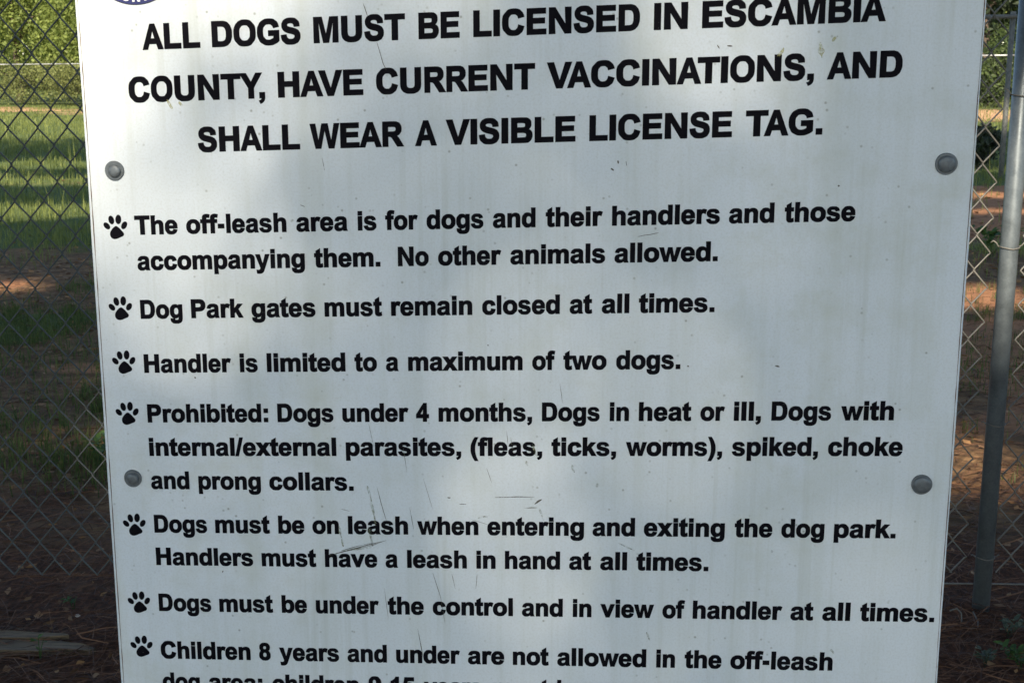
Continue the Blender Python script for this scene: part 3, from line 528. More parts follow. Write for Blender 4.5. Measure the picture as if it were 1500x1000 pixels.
def seam(u, w0, seed, depth=-0.0002):
    zs = np.arange(BB + 0.004, BT - 0.004, 0.004); v = []; f = []
    ww = w0 * (0.35 + 1.1 * vnoise(zs * 70, zs * 0, seed)); uu = u + 0.0006 * (vnoise(zs * 9, zs * 0, seed + 1) - 0.5) - 0.0008 * smoothstep(1.3, 1.42, zs) * (u < 0)
    for z, w, c in zip(zs, ww, uu): v += [(c - w/2, depth, z), (c + w/2, depth, z)]
    for k in range(len(zs) - 1): f.append((2*k, 2*k+1, 2*k+3, 2*k+2))
    return mesh_obj('edge_seam', v, f, M['seam'], sign)
seam(BL + 0.0034, 0.0009, 40); seam(BR - 0.0022, 0.0008, 50)

for li, (txt, (u0, v0), (u1, v1), h0, h1, spans) in enumerate(LINES):
    bold = 54 if li < 3 else 56
    slope = (v1 - v0) / (u1 - u0); cap = (h0 + h1) / 2
    P3 = []
    for wi, w in enumerate(txt.split()):
        polys, lo, hi = layout_word(w, bold)
        a, b = spans[2*wi] / 1000, spans[2*wi+1] / 1000
        if li < 14 and spans[0] < -401 and wi == 0: a = u0 - 0.0003
        kx = (b - a) / (hi - lo); ky = cap / 1466
        for cons in polys:
            P3.append([[(a + (p[0]-lo)*kx, -0.00025, v0 + slope*(a + (p[0]-lo)*kx - u0) + p[1]*ky) for p in c] for c in cons])
    V, F = tess(P3)
    mesh_obj('heading_line' if li < 3 else 'text_line', V, F, M['ink'], sign)

def catmull(pts, n=5):
    out = []; m = len(pts)
    for i in range(m):
        p0, p1, p2, p3 = (np.array(pts[(i + k - 1) % m], float) for k in range(4))
        for t in np.arange(n) / n:
            out.append(tuple(0.5*((2*p1) + (-p0+p2)*t + (2*p0-5*p1+4*p2-p3)*t*t + (-p0+3*p1-3*p2+p3)*t**3)))
    return out
def ell(cx, cy, a, b, ang, n=22):
    c, s = math.cos(ang), math.sin(ang)
    return [(cx + a*math.cos(t)*c - b*math.sin(t)*s, cy + a*math.cos(t)*s + b*math.sin(t)*c) for t in (2*math.pi*k/n for k in range(n))]
PAW = [ell(268, 408, 58, 39, R(48)), ell(338, 325, 63, 41, R(77)), ell(441, 318, 68, 43, R(-86) ), ell(522, 402, 60, 39, R(-58)),
       catmull([(402, 410), (446, 438), (482, 478), (511, 518), (500, 552), (455, 572), (412, 590), (368, 597), (328, 580), (309, 545), (310, 505), (330, 468), (362, 432)])]
for (pu, pv) in [(-.4238, 1.1647), (-.4240, 1.0768), (-.4240, 1.0173), (-.4238, .9597), (-.4237, .8313), (-.4240, .7390), (-.4242, .6854)]:
    k = 0.0000752
    P3 = [[[(pu + (x - 394) * k, -0.00025, pv - (y - 423) * k + (x - 394) * k * 0.02) for x, y in c]] for c in PAW]
    V, F = tess(P3); mesh_obj('paw_print', V, F, M['ink'], sign)

# county seal: blue ring with white capitals, only its lower rim is in frame
SU, SV, SR = -0.388, 1.4443, 0.0512
def disc(r0, r1, y, n=96):
    v = []; f = []
    for k in range(n):
        c, s = math.cos(2*math.pi*k/n), math.sin(2*math.pi*k/n)
        v += [(SU + r0*c, y, SV + r0*s), (SU + r1*c, y, SV + r1*s)]
    for k in range(n): f.append((2*k, 2*k+1, (2*((k+1) % n))+1, 2*((k+1) % n)))
    return v, f
seal = mesh_obj('county_seal', *disc(0.0305, SR - 0.0009, -0.00025), M['blue'], sign)
mesh_obj('seal_border', *disc(SR - 0.0009, SR, -0.00030), M['darkblue'], seal)
mesh_obj('inner_ring', *disc(0.0235, 0.0255, -0.00025), M['blue'], seal)
P3 = []
for ch, ang in zip('COUNTY', (-40, -26.5, -12.5, 1.5, 13.5, 25)):
    polys, lo, hi = layout_word(ch, 54); kx = 0.0112 / 1466; kk = kx * 0.86; a = R(ang)
    for cons in polys:
        cc = []
        for c in cons:
            q = []
            for x, y in c:
                lx = (x - (lo+hi)/2) * kk; ly = y * kx - (SR - 0.0033)
                q.append((SU + lx*math.cos(a) - ly*math.sin(a), -0.00055, SV + lx*math.sin(a) + ly*math.cos(a)))
            cc.append(q)
        P3.append(cc)
V, F = tess(P3); mesh_obj('seal_lettering', V, F, M['white'], seal)

# carriage bolts
def lathe(prof, n=28, cx=0, cz=0, wob=0.0, tilt=(0, 0)):
    v = []; f = []
    for (r, y) in prof:
        for k in range(n):
            t = 2*math.pi*k/n
            rr = r * (1 + wob * math.sin(3*t + 1))
            v.append((cx + rr*math.cos(t), -y - (tilt[0]*math.cos(t) + tilt[1]*math.sin(t))*r, cz + rr*math.sin(t)))
    for i in range(len(prof) - 1):
        for k in range(n): f.append((i*n+k, i*n+(k+1) % n, (i+1)*n+(k+1) % n, (i+1)*n+k))
    f.append(tuple((len(prof)-1)*n + k for k in range(n)))
    return v, f
for (bu, bvv, dome, rw, tl) in [(-.4209, 1.2242, .0068, .0104, (.05, -.08)), (.4346, 1.2367, .0088, .0110, (-.06, .03)), (-.4219, .8854, .0068, .0100, (.07, .02)), (.4319, .9027, .0092, .0108, (.02, .05))]:
    wv, wf = lathe([(rw, 0.0001), (rw, 0.0011), (rw - .0006, 0.0017), (0.004, 0.0018)], cx=bu, cz=bvv, wob=0.012)
    wo = mesh_obj('bolt_washer', wv, wf, M['bolt'], sign, smooth=False)
    hv, hf = lathe([(dome, 0.0015), (dome, 0.0027), (dome*.92, 0.0037), (dome*.72, 0.0044), (dome*.4, 0.0048), (dome*.12, 0.0049)], cx=bu + .0004, cz=bvv - .0002, wob=0.01, tilt=tl)
    mesh_obj('bolt_head', hv, hf, M['bolt'], wo, smooth=True)

# wear: scratches, smears and stains lying on the face, each a thin ragged film
def film(name, pts, w, mat, y, seed, rag=0.6):
    n = len(pts) * 6; ts = np.linspace(0, len(pts) - 1, n); P = np.array(pts, float)
    xs = np.interp(ts, range(len(pts)), P[:, 0]); zs = np.interp(ts, range(len(pts)), P[:, 1])
    L = math.hypot(P[-1][0]-P[0][0], P[-1][1]-P[0][1]) + 1e-9
    nxn, nzn = -(P[-1][1]-P[0][1]) / L, (P[-1][0]-P[0][0]) / L
    prof = np.sin(np.pi * np.clip(np.linspace(0.02, 0.98, n), 0, 1)) ** 0.5
    wa = w * prof * (1 - rag + 2*rag*vnoise(ts * 1.7, ts * 0, seed)); wb = w * prof * (1 - rag + 2*rag*vnoise(ts * 1.7, ts * 0 + 5, seed))
    v = []; f = []
    for k in range(n): v += [(xs[k] + nxn*wa[k], y, zs[k] + nzn*wa[k]), (xs[k] - nxn*wb[k], y, zs[k] - nzn*wb[k])]
    for k in range(n - 1): f.append((2*k, 2*k+1, 2*k+3, 2*k+2))
    return mesh_obj(name, v, f, M[mat], sign)
film('scratch', [(-0.2027, 0.8026), (-0.1857, 0.8076), (-0.1664, 0.8138), (-0.1388, 0.8219)], 0.00058, 'scratch', -0.00042, 0, 0.50)
film('scratch', [(-0.1895, 0.8083), (-0.1702, 0.8145), (-0.1526, 0.8190)], 0.00044, 'scratch', -0.00042, 1, 0.60)
film('scratch', [(-0.1742, 0.8100), (-0.1549, 0.8158), (-0.1434, 0.8201)], 0.00033, 'scratch', -0.00042, 2, 0.60)
film('scratch', [(-0.0186, 0.8751), (0.0037, 0.8763), (0.0245, 0.8767)], 0.00051, 'scratch', -0.00042, 3, 0.80)
film('scratch', [(0.0134, 0.8640), (0.0275, 0.8648)], 0.00044, 'scratch', -0.00042, 4, 0.80)
film('scratch', [(0.0245, 0.8686), (0.0326, 0.8743)], 0.00088, 'scratch', -0.00042, 5, 0.80)
film('scratch', [(-0.0708, 0.8735), (-0.0671, 0.8732)], 0.00066, 'scratch', -0.00042, 6, 0.50)
film('scratch', [(-0.0574, 0.8665), (-0.0499, 0.8664)], 0.00044, 'scratch', -0.00042, 7, 0.50)
film('scratch', [(-0.1481, 0.8837), (-0.1440, 0.8659), (-0.1383, 0.8448)], 0.00026, 'scratch', -0.00042, 8, 0.80)
film('scratch', [(-0.0274, 0.9080), (-0.0222, 0.8920)], 0.00029, 'scratch', -0.00042, 9, 0.80)
film('scratch', [(-0.0877, 0.7862), (-0.0796, 0.7592), (-0.0747, 0.7270)], 0.00029, 'scratch', -0.00042, 10, 0.80)
film('scratch', [(-0.0664, 0.7853), (-0.0628, 0.7678)], 0.00026, 'scratch', -0.00042, 11, 0.80)
film('scratch', [(-0.1054, 0.7193), (-0.0998, 0.6851)], 0.00029, 'scratch', -0.00042, 12, 0.80)
film('scratch', [(-0.0384, 0.7863), (-0.0401, 0.7687)], 0.00022, 'scratch', -0.00042, 13, 0.80)
film('scratch', [(-0.1422, 0.7666), (-0.1383, 0.7302)], 0.00022, 'scratch', -0.00042, 14, 0.80)
film('scratch', [(0.2047, 1.3526), (0.2071, 1.3489)], 0.00044, 'scratch', -0.00042, 15, 0.40)
film('scratch', [(0.2144, 1.3516), (0.2198, 1.3512)], 0.00073, 'scratch', -0.00042, 16, 0.30)
film('scratch', [(-0.1510, 1.3941), (-0.1464, 1.3801)], 0.00029, 'scratch', -0.00042, 17, 0.70)
film('scratch', [(-0.1378, 1.3558), (-0.1319, 1.3354), (-0.1286, 1.3280)], 0.00033, 'scratch', -0.00042, 18, 0.70)
film('scratch', [(-0.1978, 1.2391), (-0.1957, 1.2258)], 0.00033, 'scratch', -0.00042, 19, 0.70)
film('scratch', [(0.1298, 1.1605), (0.1409, 1.1627), (0.1513, 1.1646)], 0.00036, 'scratch', -0.00042, 20, 0.80)
film('scratch', [(-0.1123, 0.8613), (-0.1082, 0.8355)], 0.00018, 'scratch', -0.00042, 21, 0.90)
film('scratch', [(-0.0015, 0.9431), (0.0015, 0.9264)], 0.00018, 'scratch', -0.00042, 22, 0.90)
film('scratch', [(0.0508, 1.0045), (0.0539, 0.9822)], 0.00018, 'scratch', -0.00042, 23, 0.90)
film('scratch', [(0.1014, 1.2302), (0.1042, 1.2278)], 0.00088, 'scratch', -0.00042, 24, 0.50)
film('scratch', [(0.1082, 1.2382), (0.1089, 1.2347)], 0.00058, 'scratch', -0.00042, 25, 0.50)
film('scratch', [(0.3294, 1.2142), (0.3314, 1.2139)], 0.00073, 'scratch', -0.00042, 26, 0.30)
film('scratch', [(0.1165, 1.2375), (0.1173, 1.2327)], 0.00036, 'scratch', -0.00042, 27, 0.50)
film('scratch', [(-0.2226, 1.1900), (-0.2176, 1.1879)], 0.00036, 'scratch', -0.00042, 28, 0.70)
film('scratch', [(-0.0448, 0.8493), (-0.0254, 0.8437)], 0.00018, 'scratch', -0.00042, 29, 0.90)
film('scratch', [(-0.1882, 0.8567), (-0.1791, 0.8546)], 0.00022, 'scratch', -0.00042, 30, 0.90)
film('scratch', [(0.2746, 1.0275), (0.2796, 1.0262)], 0.00058, 'scratch', -0.00042, 31, 0.60)
film('scratch', [(0.1844, 1.0257), (0.1859, 1.0243)], 0.00088, 'scratch', -0.00042, 32, 0.40)
film('scratch', [(-0.0261, 1.0437), (-0.0247, 1.0430)], 0.00073, 'scratch', -0.00042, 33, 0.30)
film('scratch', [(-0.3460, 1.0022), (-0.3445, 1.0010)], 0.00095, 'scratch', -0.00042, 34, 0.40)
film('scratch', [(-0.3254, 0.7778), (-0.3245, 0.7803)], 0.00066, 'scratch', -0.00042, 35, 0.50)
film('scratch', [(-0.1186, 0.9325), (-0.1147, 0.9018)], 0.00018, 'scratch', -0.00042, 36, 0.90)
film('scratch', [(-0.0968, 0.8945), (-0.0868, 0.8598)], 0.00018, 'scratch', -0.00042, 37, 0.90)
film('scratch', [(-0.1555, 0.9546), (-0.1501, 0.9278)], 0.00018, 'scratch', -0.00042, 38, 0.90)
film('scratch', [(-0.0059, 0.9506), (-0.0044, 0.9354)], 0.00029, 'scratch', -0.00042, 39, 0.90)
film('stain_mark', [(-0.1587, 0.8842), (-0.1552, 0.8710), (-0.1518, 0.8554), (-0.1499, 0.8382)], 0.00190, 'smear', -0.00034, 60, 0.70)
film('stain_mark', [(0.2644, 1.3413), (0.2700, 1.3498)], 0.00161, 'stain', -0.00034, 61, 0.70)
film('stain_mark', [(0.3050, 1.3551), (0.3067, 1.3472), (0.3077, 1.3399)], 0.00204, 'stain', -0.00034, 62, 0.70)
film('stain_mark', [(0.3169, 1.3557), (0.3226, 1.3616)], 0.00190, 'stain', -0.00034, 63, 0.70)
film('stain_mark', [(-0.3598, 1.2981), (-0.3552, 1.2883)], 0.00234, 'stain', -0.00034, 64, 0.70)
film('stain_mark', [(-0.3475, 1.2960), (-0.3441, 1.2911)], 0.00161, 'stain', -0.00034, 65, 0.70)
film('stain_mark', [(0.1481, 0.7253), (0.1513, 0.7158)], 0.00117, 'smear', -0.00034, 66, 0.70)
film('stain_mark', [(-0.0373, 0.8511), (-0.0261, 0.8530)], 0.00088, 'smear', -0.00034, 67, 0.70)
film('stain_mark', [(0.0297, 0.8641), (0.0342, 0.8502)], 0.00110, 'smear', -0.00034, 68, 0.70)
film('stain_mark', [(-0.1895, 0.8083), (-0.1550, 0.8134)], 0.00131, 'smear', -0.00034, 69, 0.70)
film('stain_mark', [(0.0155, 0.9176), (0.0170, 0.9116)], 0.00117, 'smear', -0.00034, 70, 0.70)
film('stain_mark', [(0.0647, 0.9144), (0.0677, 0.9053)], 0.00110, 'smear', -0.00034, 71, 0.70)
film('stain_mark', [(0.3468, 0.7133), (0.3507, 0.7087)], 0.00146, 'smear', -0.00034, 72, 0.70)
film('stain_mark', [(-0.1910, 0.8368), (-0.1871, 0.8131)], 0.00175, 'smear', -0.00034, 73, 0.70)
film('stain_mark', [(-0.1582, 0.8379), (-0.1542, 0.8142)], 0.00146, 'smear', -0.00034, 74, 0.70)
film('stain_mark', [(0.0220, 0.9361), (0.0265, 0.9225)], 0.00088, 'smear', -0.00034, 75, 0.70)
film('stain_mark', [(0.1151, 0.8271), (0.1336, 0.8191)], 0.00073, 'smear', -0.00034, 76, 0.70)
film('stain_mark', [(0.2794, 0.8247), (0.2809, 0.8225)], 0.00102, 'smear', -0.00034, 77, 0.70)

# two treated posts behind the board carry it
for pu in (-0.415, 0.425):
    mb = MB(); mb.box(pu - .03, pu + .03, 0.0070, 0.0670, -0.3, BT - 0.02); mb.build('sign_post', M['wood'], sign)

# ------------------------------------------------------------------ chain-link fences
def zigzag(xs, z_top, z_bot, hw, hh, r, sides, yoff=0.0, dens=3):
    """woven wires: each wire zigzags between two neighbouring columns; built as one mesh (local x along, z up)"""
    AV, AF = [], []; base = 0
    for k, x in enumerate(xs):
        nseg = int((z_top - z_bot) / hh); pts = []
        for j in range(nseg + 1):
            side = (j + k) % 2; e = r * 0.9
            xx = x + (hw + e if side else -e); z = z_top - j * hh
            s = 1 if side else -1
            if j and dens > 2: pts.append((xx - s*e*2.2, (-s)*r*1.0, z + e*2.4))
            pts.append((xx, 0.0, z))
            if j < nseg and dens > 2: pts.append((xx - s*e*2.2, s*r*1.0, z - e*2.4))
        P = np.array(pts); P[:, 0] += 0.0012 * (vnoise(P[:, 2]*9 + k*3.1, P[:, 2]*0 + k, 77) - .5)
        if dens > 2: P[:, 0] += 0.011 * (vnoise(P[:, 0]*3 + 40, P[:, 2]*3 + 8, 78) - .5); P[:, 2] += 0.009 * (vnoise(P[:, 0]*3.3 + 70, P[:, 2]*2.7 + 3, 79) - .5)
        T = np.gradient(P, axis=0); T /= np.linalg.norm(T, axis=1)[:, None]
        n1 = np.array([0, 1.0, 0]) - T * T[:, 1:2]; n1 /= np.linalg.norm(n1, axis=1)[:, None]
        n2 = np.cross(T, n1)
        ang = 2*np.pi*np.arange(sides)/sides
        ring = P[:, None, :] + r*(np.cos(ang)[None, :, None]*n1[:, None, :] + np.sin(ang)[None, :, None]*n2[:, None, :])
        m = len(P); AV.append(ring.reshape(-1, 3))
        i = np.arange(m - 1)[:, None]*sides; kk = np.arange(sides)[None, :]; k2 = (kk + 1) % sides
        AF.append((np.stack([i+kk, i+k2, i+sides+k2, i+sides+kk], -1).reshape(-1, 4)) + base); base += m*sides
    return np.concatenate(AV), np.concatenate(AF)

NF = empty('chain_link_fence', (0, FENCE_Y, 0))
tag(NF, 'near galvanised chain link fence of tall diamond mesh right behind the sign', 'fence')
HW, HH = 0.0687/2, 0.0845/2
X0 = -1.032
kL = int((3.6 - 1.032) / HW)
xsL = [X0 + i*HW for i in range(-kL, 63)]
par = (-kL) % 2
def near_mesh(xs, i0, name, mat='wire'):
    # phase so that a node falls on X0, z = 1.45
    zt = 1.45 + 8*HH
    v, f = zigzag(xs, zt, 0.095, HW, HH, 0.0020, 6)
    v[:, 1] += 0.03 * (vnoise(v[:, 0]*1.3 + 5, v[:, 2]*1.3, 83) - .5)
    return mesh_obj(name, v, f, M[mat], NF, smooth=True)
if (-kL) % 2: xsL = xsL[1:]
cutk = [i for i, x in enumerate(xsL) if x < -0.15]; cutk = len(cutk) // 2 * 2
near_mesh(xsL[:cutk], 0, 'wire_mesh', 'shadewire')  # unlit left stretch takes the shade-toned copy of the same wire
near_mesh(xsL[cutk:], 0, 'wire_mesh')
near_mesh([1.212 + i*HW for i in range(70)], 0, 'wire_mesh')
for px_ in (1.177, -1.87, 4.1):
    mb = MB(); mb.tube([(px_, 0, -0.3), (px_, 0, 0.9), (px_, 0, 1.86)], 0.0213, 24); po = mb.build('fence_post', M['post'], NF, smooth=True)
    mb = MB(); mb.tube([(px_, 0, 1.86), (px_, 0, 1.9), (px_, 0, 1.915)], [0.026, 0.024, 0.010], 16); mb.build('post_cap', M['post'], po, smooth=True)
    if px_ == 1.177:
        for tz in (1.268, 0.915, 0.483, 0.141):
            h = 1.0 if tz > .8 else 0.45
            pts = [(px_ - .046*(.6 + .4*h), -.004, tz + .012*h), (px_ - .041*(.65 + .35*h), -.006, tz + .017*h), (px_ - .034*(.75 + .25*h), -.008, tz + .012*h), (px_ - .030*(.8 + .2*h), -.010, tz + .004*h)]
            for k in range(13):
                a = math.pi + math.pi*k/12; pts.append((px_ + .0232*math.cos(a), .0232*math.sin(a), tz - .002 + .004*abs(math.cos(a))))
            pts += [(px_ + .027, -.006, tz + .006*h), (px_ + .028 + .008*h, -.004, tz + .016*h), (px_ + .029 + .012*h, -.003, tz + .010*h)]
            mb = MB(); mb.tube(pts, 0.0017 if h == 1.0 else 0.0013, 6); mb.build('tie_wire', M['wire'], po, smooth=True)
mb = MB(); mb.tube([(-3.6, 0.03, 1.80), (0, 0.03, 1.80), (4.1, 0.03, 1.80)], 0.0175, 12); mb.build('top_rail', M['post'], NF, smooth=True)
mb = MB(); mb.tube([(x, 0.006, 0.068 + 0.004*math.sin(x*3)) for x in np.linspace(0.3, 4.1, 24)], 0.0021, 6); mb.build('tension_wire', M['wire'], NF, smooth=True)
# loose loop of wire in the dirt at the post foot
mb = MB(); mb.tube([(1.075, -.07, .028), (1.09, -.075, .036), (1.10, -.08, .026), (1.095, -.10, .010), (1.108, -.125, .006), (1.128, -.12, .006), (1.136, -.095, .012), (1.130, -.075, .028)], 0.0017, 6)
lw = mb.build('wire_loop', M['wire'], None, smooth=True); lw.location = (0, FENCE_Y, 0)
tag(lw, 'small loose loop of bent wire on the dirt at the foot of the fence post', 'wire')

def far_fence(name, A, B, top0, top1, z0f, label, mat_r, mat_m, mat_p, rr, hw, hh, wr, post_ds, rail=True, group=None):
    A = np.array(A); B = np.array(B); L = float(np.linalg.norm(B - A)); ang = math.atan2(B[1]-A[1], B[0]-A[0])
    za = float(z0f(A)); root = empty(name, (A[0], A[1], za), ang); tag(root, label, 'fence', group)
    dz = float(z0f(B)) - za
    v, f = zigzag(list(np.arange(0, L, hw)), top0 - .02, 0.04, hw, hh, wr, 3, dens=2)
    v[:, 2] += v[:, 0] / L * (dz + (top1 - top0) * (v[:, 2] / top0))
    mesh_obj('wire_mesh', v, f, mat_m, root)
    mb = MB(); mb.tube([(0, 0, top0), (L/2, 0, (top0 + top1 + dz)/2), (L, 0, top1 + dz)], rr, 10); mb.build('top_rail', mat_r, root, smooth=True)
    for d in post_ds:
        if 0 <= d <= L:
            t = d / L; zb = dz*t; zt = top0 + (top1 - top0 + dz)*t
            mb = MB(); mb.tube([(d, .03, zb - .3), (d, .03, zb + .5), (d, .03, zt + .06)], 0.031, 12); mb.build('fence_post', mat_p, root, smooth=True)
    return root
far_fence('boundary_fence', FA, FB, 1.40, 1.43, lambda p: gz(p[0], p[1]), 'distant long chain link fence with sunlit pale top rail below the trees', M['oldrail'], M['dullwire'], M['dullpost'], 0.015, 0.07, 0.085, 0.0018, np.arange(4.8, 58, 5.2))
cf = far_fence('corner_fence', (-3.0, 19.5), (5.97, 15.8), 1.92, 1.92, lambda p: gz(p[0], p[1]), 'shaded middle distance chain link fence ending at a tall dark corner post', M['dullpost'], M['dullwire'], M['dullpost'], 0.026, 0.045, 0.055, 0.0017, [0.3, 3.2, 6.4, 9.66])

# ------------------------------------------------------------------ foliage
def leaf_cards(C, size, stretch=1.6, droop=0.0):
    """one diamond card per centre, random orientation"""
    n = len(C); d = rng.normal(size=(n, 3)); d[:, 2] -= droop; d /= np.linalg.norm(d, axis=1)[:, None]
    e = rng.normal(size=(n, 3)); e -= d * (e*d).sum(1)[:, None]; e /= np.linalg.norm(e, axis=1)[:, None]
    s = (size * (0.6 + 0.8*rng.random(n)))[:, None]
    a = d*s*stretch*0.5; b = e*s*0.5
    nrm = np.cross(d, e) * s * 0.12
    V = np.stack([C - a, C + b*0.9 + nrm, C + a, C - b*0.9 + nrm], 1).reshape(-1, 3)
    return V, np.arange(4*n).reshape(-1, 4)

def crown_points(c, rad, n, lumps, low=-1.0, sigma=0.22):
    u = rng.normal(size=(lumps, 3)); u /= np.linalg.norm(u, axis=1)[:, None]
    u[:, 2] = np.where(u[:, 2] < low, -u[:, 2], u[:, 2])
    cen = u * (rng.random(lumps)**0.45)[:, None]
    k = rng.integers(0, lumps, n); sz = sigma * (0.6 + 0.8*rng.random(lumps))
    P = cen[k] + rng.normal(size=(n, 3)) * sz[k][:, None] * 0.75
    return np.array(c) + P*np.array(rad), cen*np.array(rad) + np.array(c), rng.random(lumps)[k]

def tree(name, x, y, h, rad, ch, n, size, mat, label, lumps=40, trunk_r=0.14, cull=None, pts=None, cat='tree', stretch=1.6, group=None, sigma=0.22):
    z0 = float(gz(x, y)); root = empty(name, (x, y, z0)); tag(root, label, cat, group)
    P, cen, tint = pts if pts is not None else crown_points((0, 0, ch), rad, n, lumps, sigma=sigma)
    P = P[P[:, 2] > 0.05] if len(P) else P
    tint = np.clip(0.25*rng.random(len(P)) + 0.75*tint[:len(P)], 0, 1)
    sz = np.full(len(P), size)
    if cull is not None:                                   # finer twigs where the shade must fall softly on the sign
        W = P + np.array([x, y, z0]); t = ((W - SGN_P0) @ SGN_N) / (S @ SGN_N); Q = W - t[:, None]*S; u = (Q - SGN_P0) @ SGN_D
        fine = (np.abs(u) < 1.25) & (Q[:, 2] > -0.1) & (Q[:, 2] < 2.5); k = 12
        F = np.repeat(P[fine], k, 0); F = F + rng.normal(0, 0.11, F.shape)
        P = np.concatenate([P[~fine], F]); tint = np.concatenate([tint[~fine], np.repeat(tint[fine], k)])
        sz = np.concatenate([sz[~fine], np.full(len(F), size / math.sqrt(k))])
        keep = ~cull(P + np.array([x, y, z0])); P = P[keep]; tint = tint[keep]; sz = sz[keep]
    v, f = leaf_cards(P, sz, stretch)
    o = mesh_obj('crown', v, f, mat, root); face_attr(o, 'tint', tint)
    lr = np.random.default_rng(int(abs(x)*100 + abs(y)*10)); mb = MB(); lean = lr.normal(size=2)*0.25
    zz = np.linspace(-0.3, min(ch + rad[2]*0.35, h*0.8), 6)
    tr = [(lean[0]*(t/zz[-1])**2, lean[1]*(t/zz[-1])**2, t) for t in zz]
    mb.tube(tr, list(np.linspace(trunk_r, trunk_r*0.35, 6)), 10)
    for q in cen[lr.permutation(len(cen))[:9]]:
        i = int(lr.integers(2, 5)); b = np.array(tr[i]); mid = (b*0.5 + q*0.5) + np.array([0, 0, 0.12*rad[2]])
        mb.tube([tuple(b), tuple(mid), tuple(q)], [trunk_r*0.38, trunk_r*0.24, trunk_r*0.08], 6)
    mb.build('trunk', M['bark'], root, smooth=True)
    return root

# --- unseen trees shading the sign; leaves removed along sun rays to shape lit patches
SGN_P0 = np.array([0, 1.34, 0.0]); SGN_D = np.array([math.cos(YAW), -math.sin(YAW), 0]); SGN_N = np.array([math.sin(YAW), math.cos(YAW), 0])
LIT_GROUND = [(-4.9, 12.0, 1.5, .95), (-5.8, 15.5, 2.2, .65), (-7.0, 18.2, 3, 1.0), (-3.12, 7.95, .30, .36), (6.3, 16.9, .8, .35), (5.2, 13.9, .9, .5), (4.9, 12.3, .9, .38), (2.75, 7.6, .40, .55), (1.45, 4.35, .45, .35), (0.5, 9.0, 1.2, .8), (-0.8, 13.0, 1.6, 1.2), (2.0, 18.5, 2, 1.5), (-1.45, 4.6, .16, .25)]
def sun_share(u, v):
    """share of the sun to let through the crowns to a spot of the board: most at its upper left corner"""
    sd = (v - 1.125 - 0.72*(u + 0.455)) * 0.81 + 0.03*np.sin(u*17 + v*9)
    T = np.interp(sd, [-.40, -.25, -.10, -.02, .04, .10, .17, .27, .36], [.004, .025, .085, .16, .27, .42, .62, .9, 1.0])
    return np.maximum(T, 0.07 * np.exp(-((u - 0.05)/0.29)**2 - ((v - 0.99 + 0.6*u)/0.32)**2) + 0.004)
TAU = {}
def tau_at(u, v):
    k = np.clip(((np.stack([u, v], -1) - TAU['lo']) / TAU['h']).astype(int), 0, np.array(TAU['g'].shape) - 1)
    return TAU['g'][k[..., 0], k[..., 1]]
def measure_tau(P, leaf_area):
    """optical depth of the untouched crowns as seen along the sun from each spot of the board"""
    t = ((P - SGN_P0) @ SGN_N) / (S @ SGN_N); Q = P - t[:, None]*S
    u = (Q - SGN_P0) @ SGN_D; v = Q[:, 2]; h = 0.06; lo = np.array([-1.2, -0.1]); n = (40, 42)
    H, _, _ = np.histogram2d(u, v, bins=n, range=[[lo[0], lo[0] + n[0]*h], [lo[1], lo[1] + n[1]*h]])
    H = H * leaf_area / (h*h)
    for ax in (0, 1):
        for _ in range(4): H = (np.roll(H, 1, ax) + 2*H + np.roll(H, -1, ax)) / 4
    TAU.update(lo=lo, h=h, g=H); 0 and print('crown depth over the board', H[12:28, 8:30].min(), H[12:28, 8:30].mean(), H[12:28, 8:30].max())

def light_gaps(P):
    t = ((P - SGN_P0) @ SGN_N) / (S @ SGN_N); Q = P - t[:, None]*S
    u = (Q - SGN_P0) @ SGN_D; v = Q[:, 2]
    j = 0.05 * rng.normal(size=len(P))
    ok = (np.abs(u) < 0.95) & (v > 0.2) & (v < 2.2)
    T = sun_share(u, v); tau = np.maximum(tau_at(u, v), 1e-3)
    cut = ok & (rng.random(len(P)) < 1 + np.log(T) / tau)
    t = (P[:, 1] - FENCE_Y) / S[1]; Q = P - t[:, None]*S
    cut |= (np.abs(Q[:, 0] - 1.24 + 0.5*j) < 0.24) & (np.abs(Q[:, 2] - 1.02 + j) < 0.26)
    cut |= (np.abs(Q[:, 0] + 1.0) < 0.16) & (np.abs(Q[:, 2] - 0.42) < 0.12)
    t = P[:, 2] / S[2]; G = P - t[:, None]*S
    cut |= G[:, 1] + 1.2*np.sin(G[:, 0]*0.9) > 24.3
    for (cx, cy, rx, ry) in LIT_GROUND:
        cut |= ((G[:, 0]-cx)/rx)**2 + ((G[:, 1]-cy)/ry)**2 + 2.2*(fbm(G[:, 0]*1.1 + cx, G[:, 1]*0.8 + cy, 66) - 0.5) < 1.15 + 2.5*j
    cut |= fbm(G[:, 0]*0.45 + 3, G[:, 1]*0.3, 61) > np.where(G[:, 1] > 4.0, 0.68, 9.0)
    gl = 0.7 * (G[:, 1] > 4.2) * (G[:, 1] < 9) * (np.abs(G[:, 0]) < 5) * smoothstep(0.52, 0.61, fbm(G[:, 0]*1.1, G[:, 1]*1.5, 68))
    cut |= rng.random(len(P)) < gl
    return cut
canopy = [(-11, -16), (-2, -16.5), (7, -16), (-11.5, -5), (-2.5, -4.5), (6.5, -5)]
rng = np.random.default_rng(4242)
CR = [crown_points((0, 0, 14.0), (6.6, 7.0, 4.6), 24000, 110, sigma=0.3) for _ in canopy]
measure_tau(np.concatenate([c[0] + np.array([tx, ty, float(gz(tx, ty))]) for c, (tx, ty) in zip(CR, canopy)]), 0.72 * 0.0768 * 0.5 / 0.82)
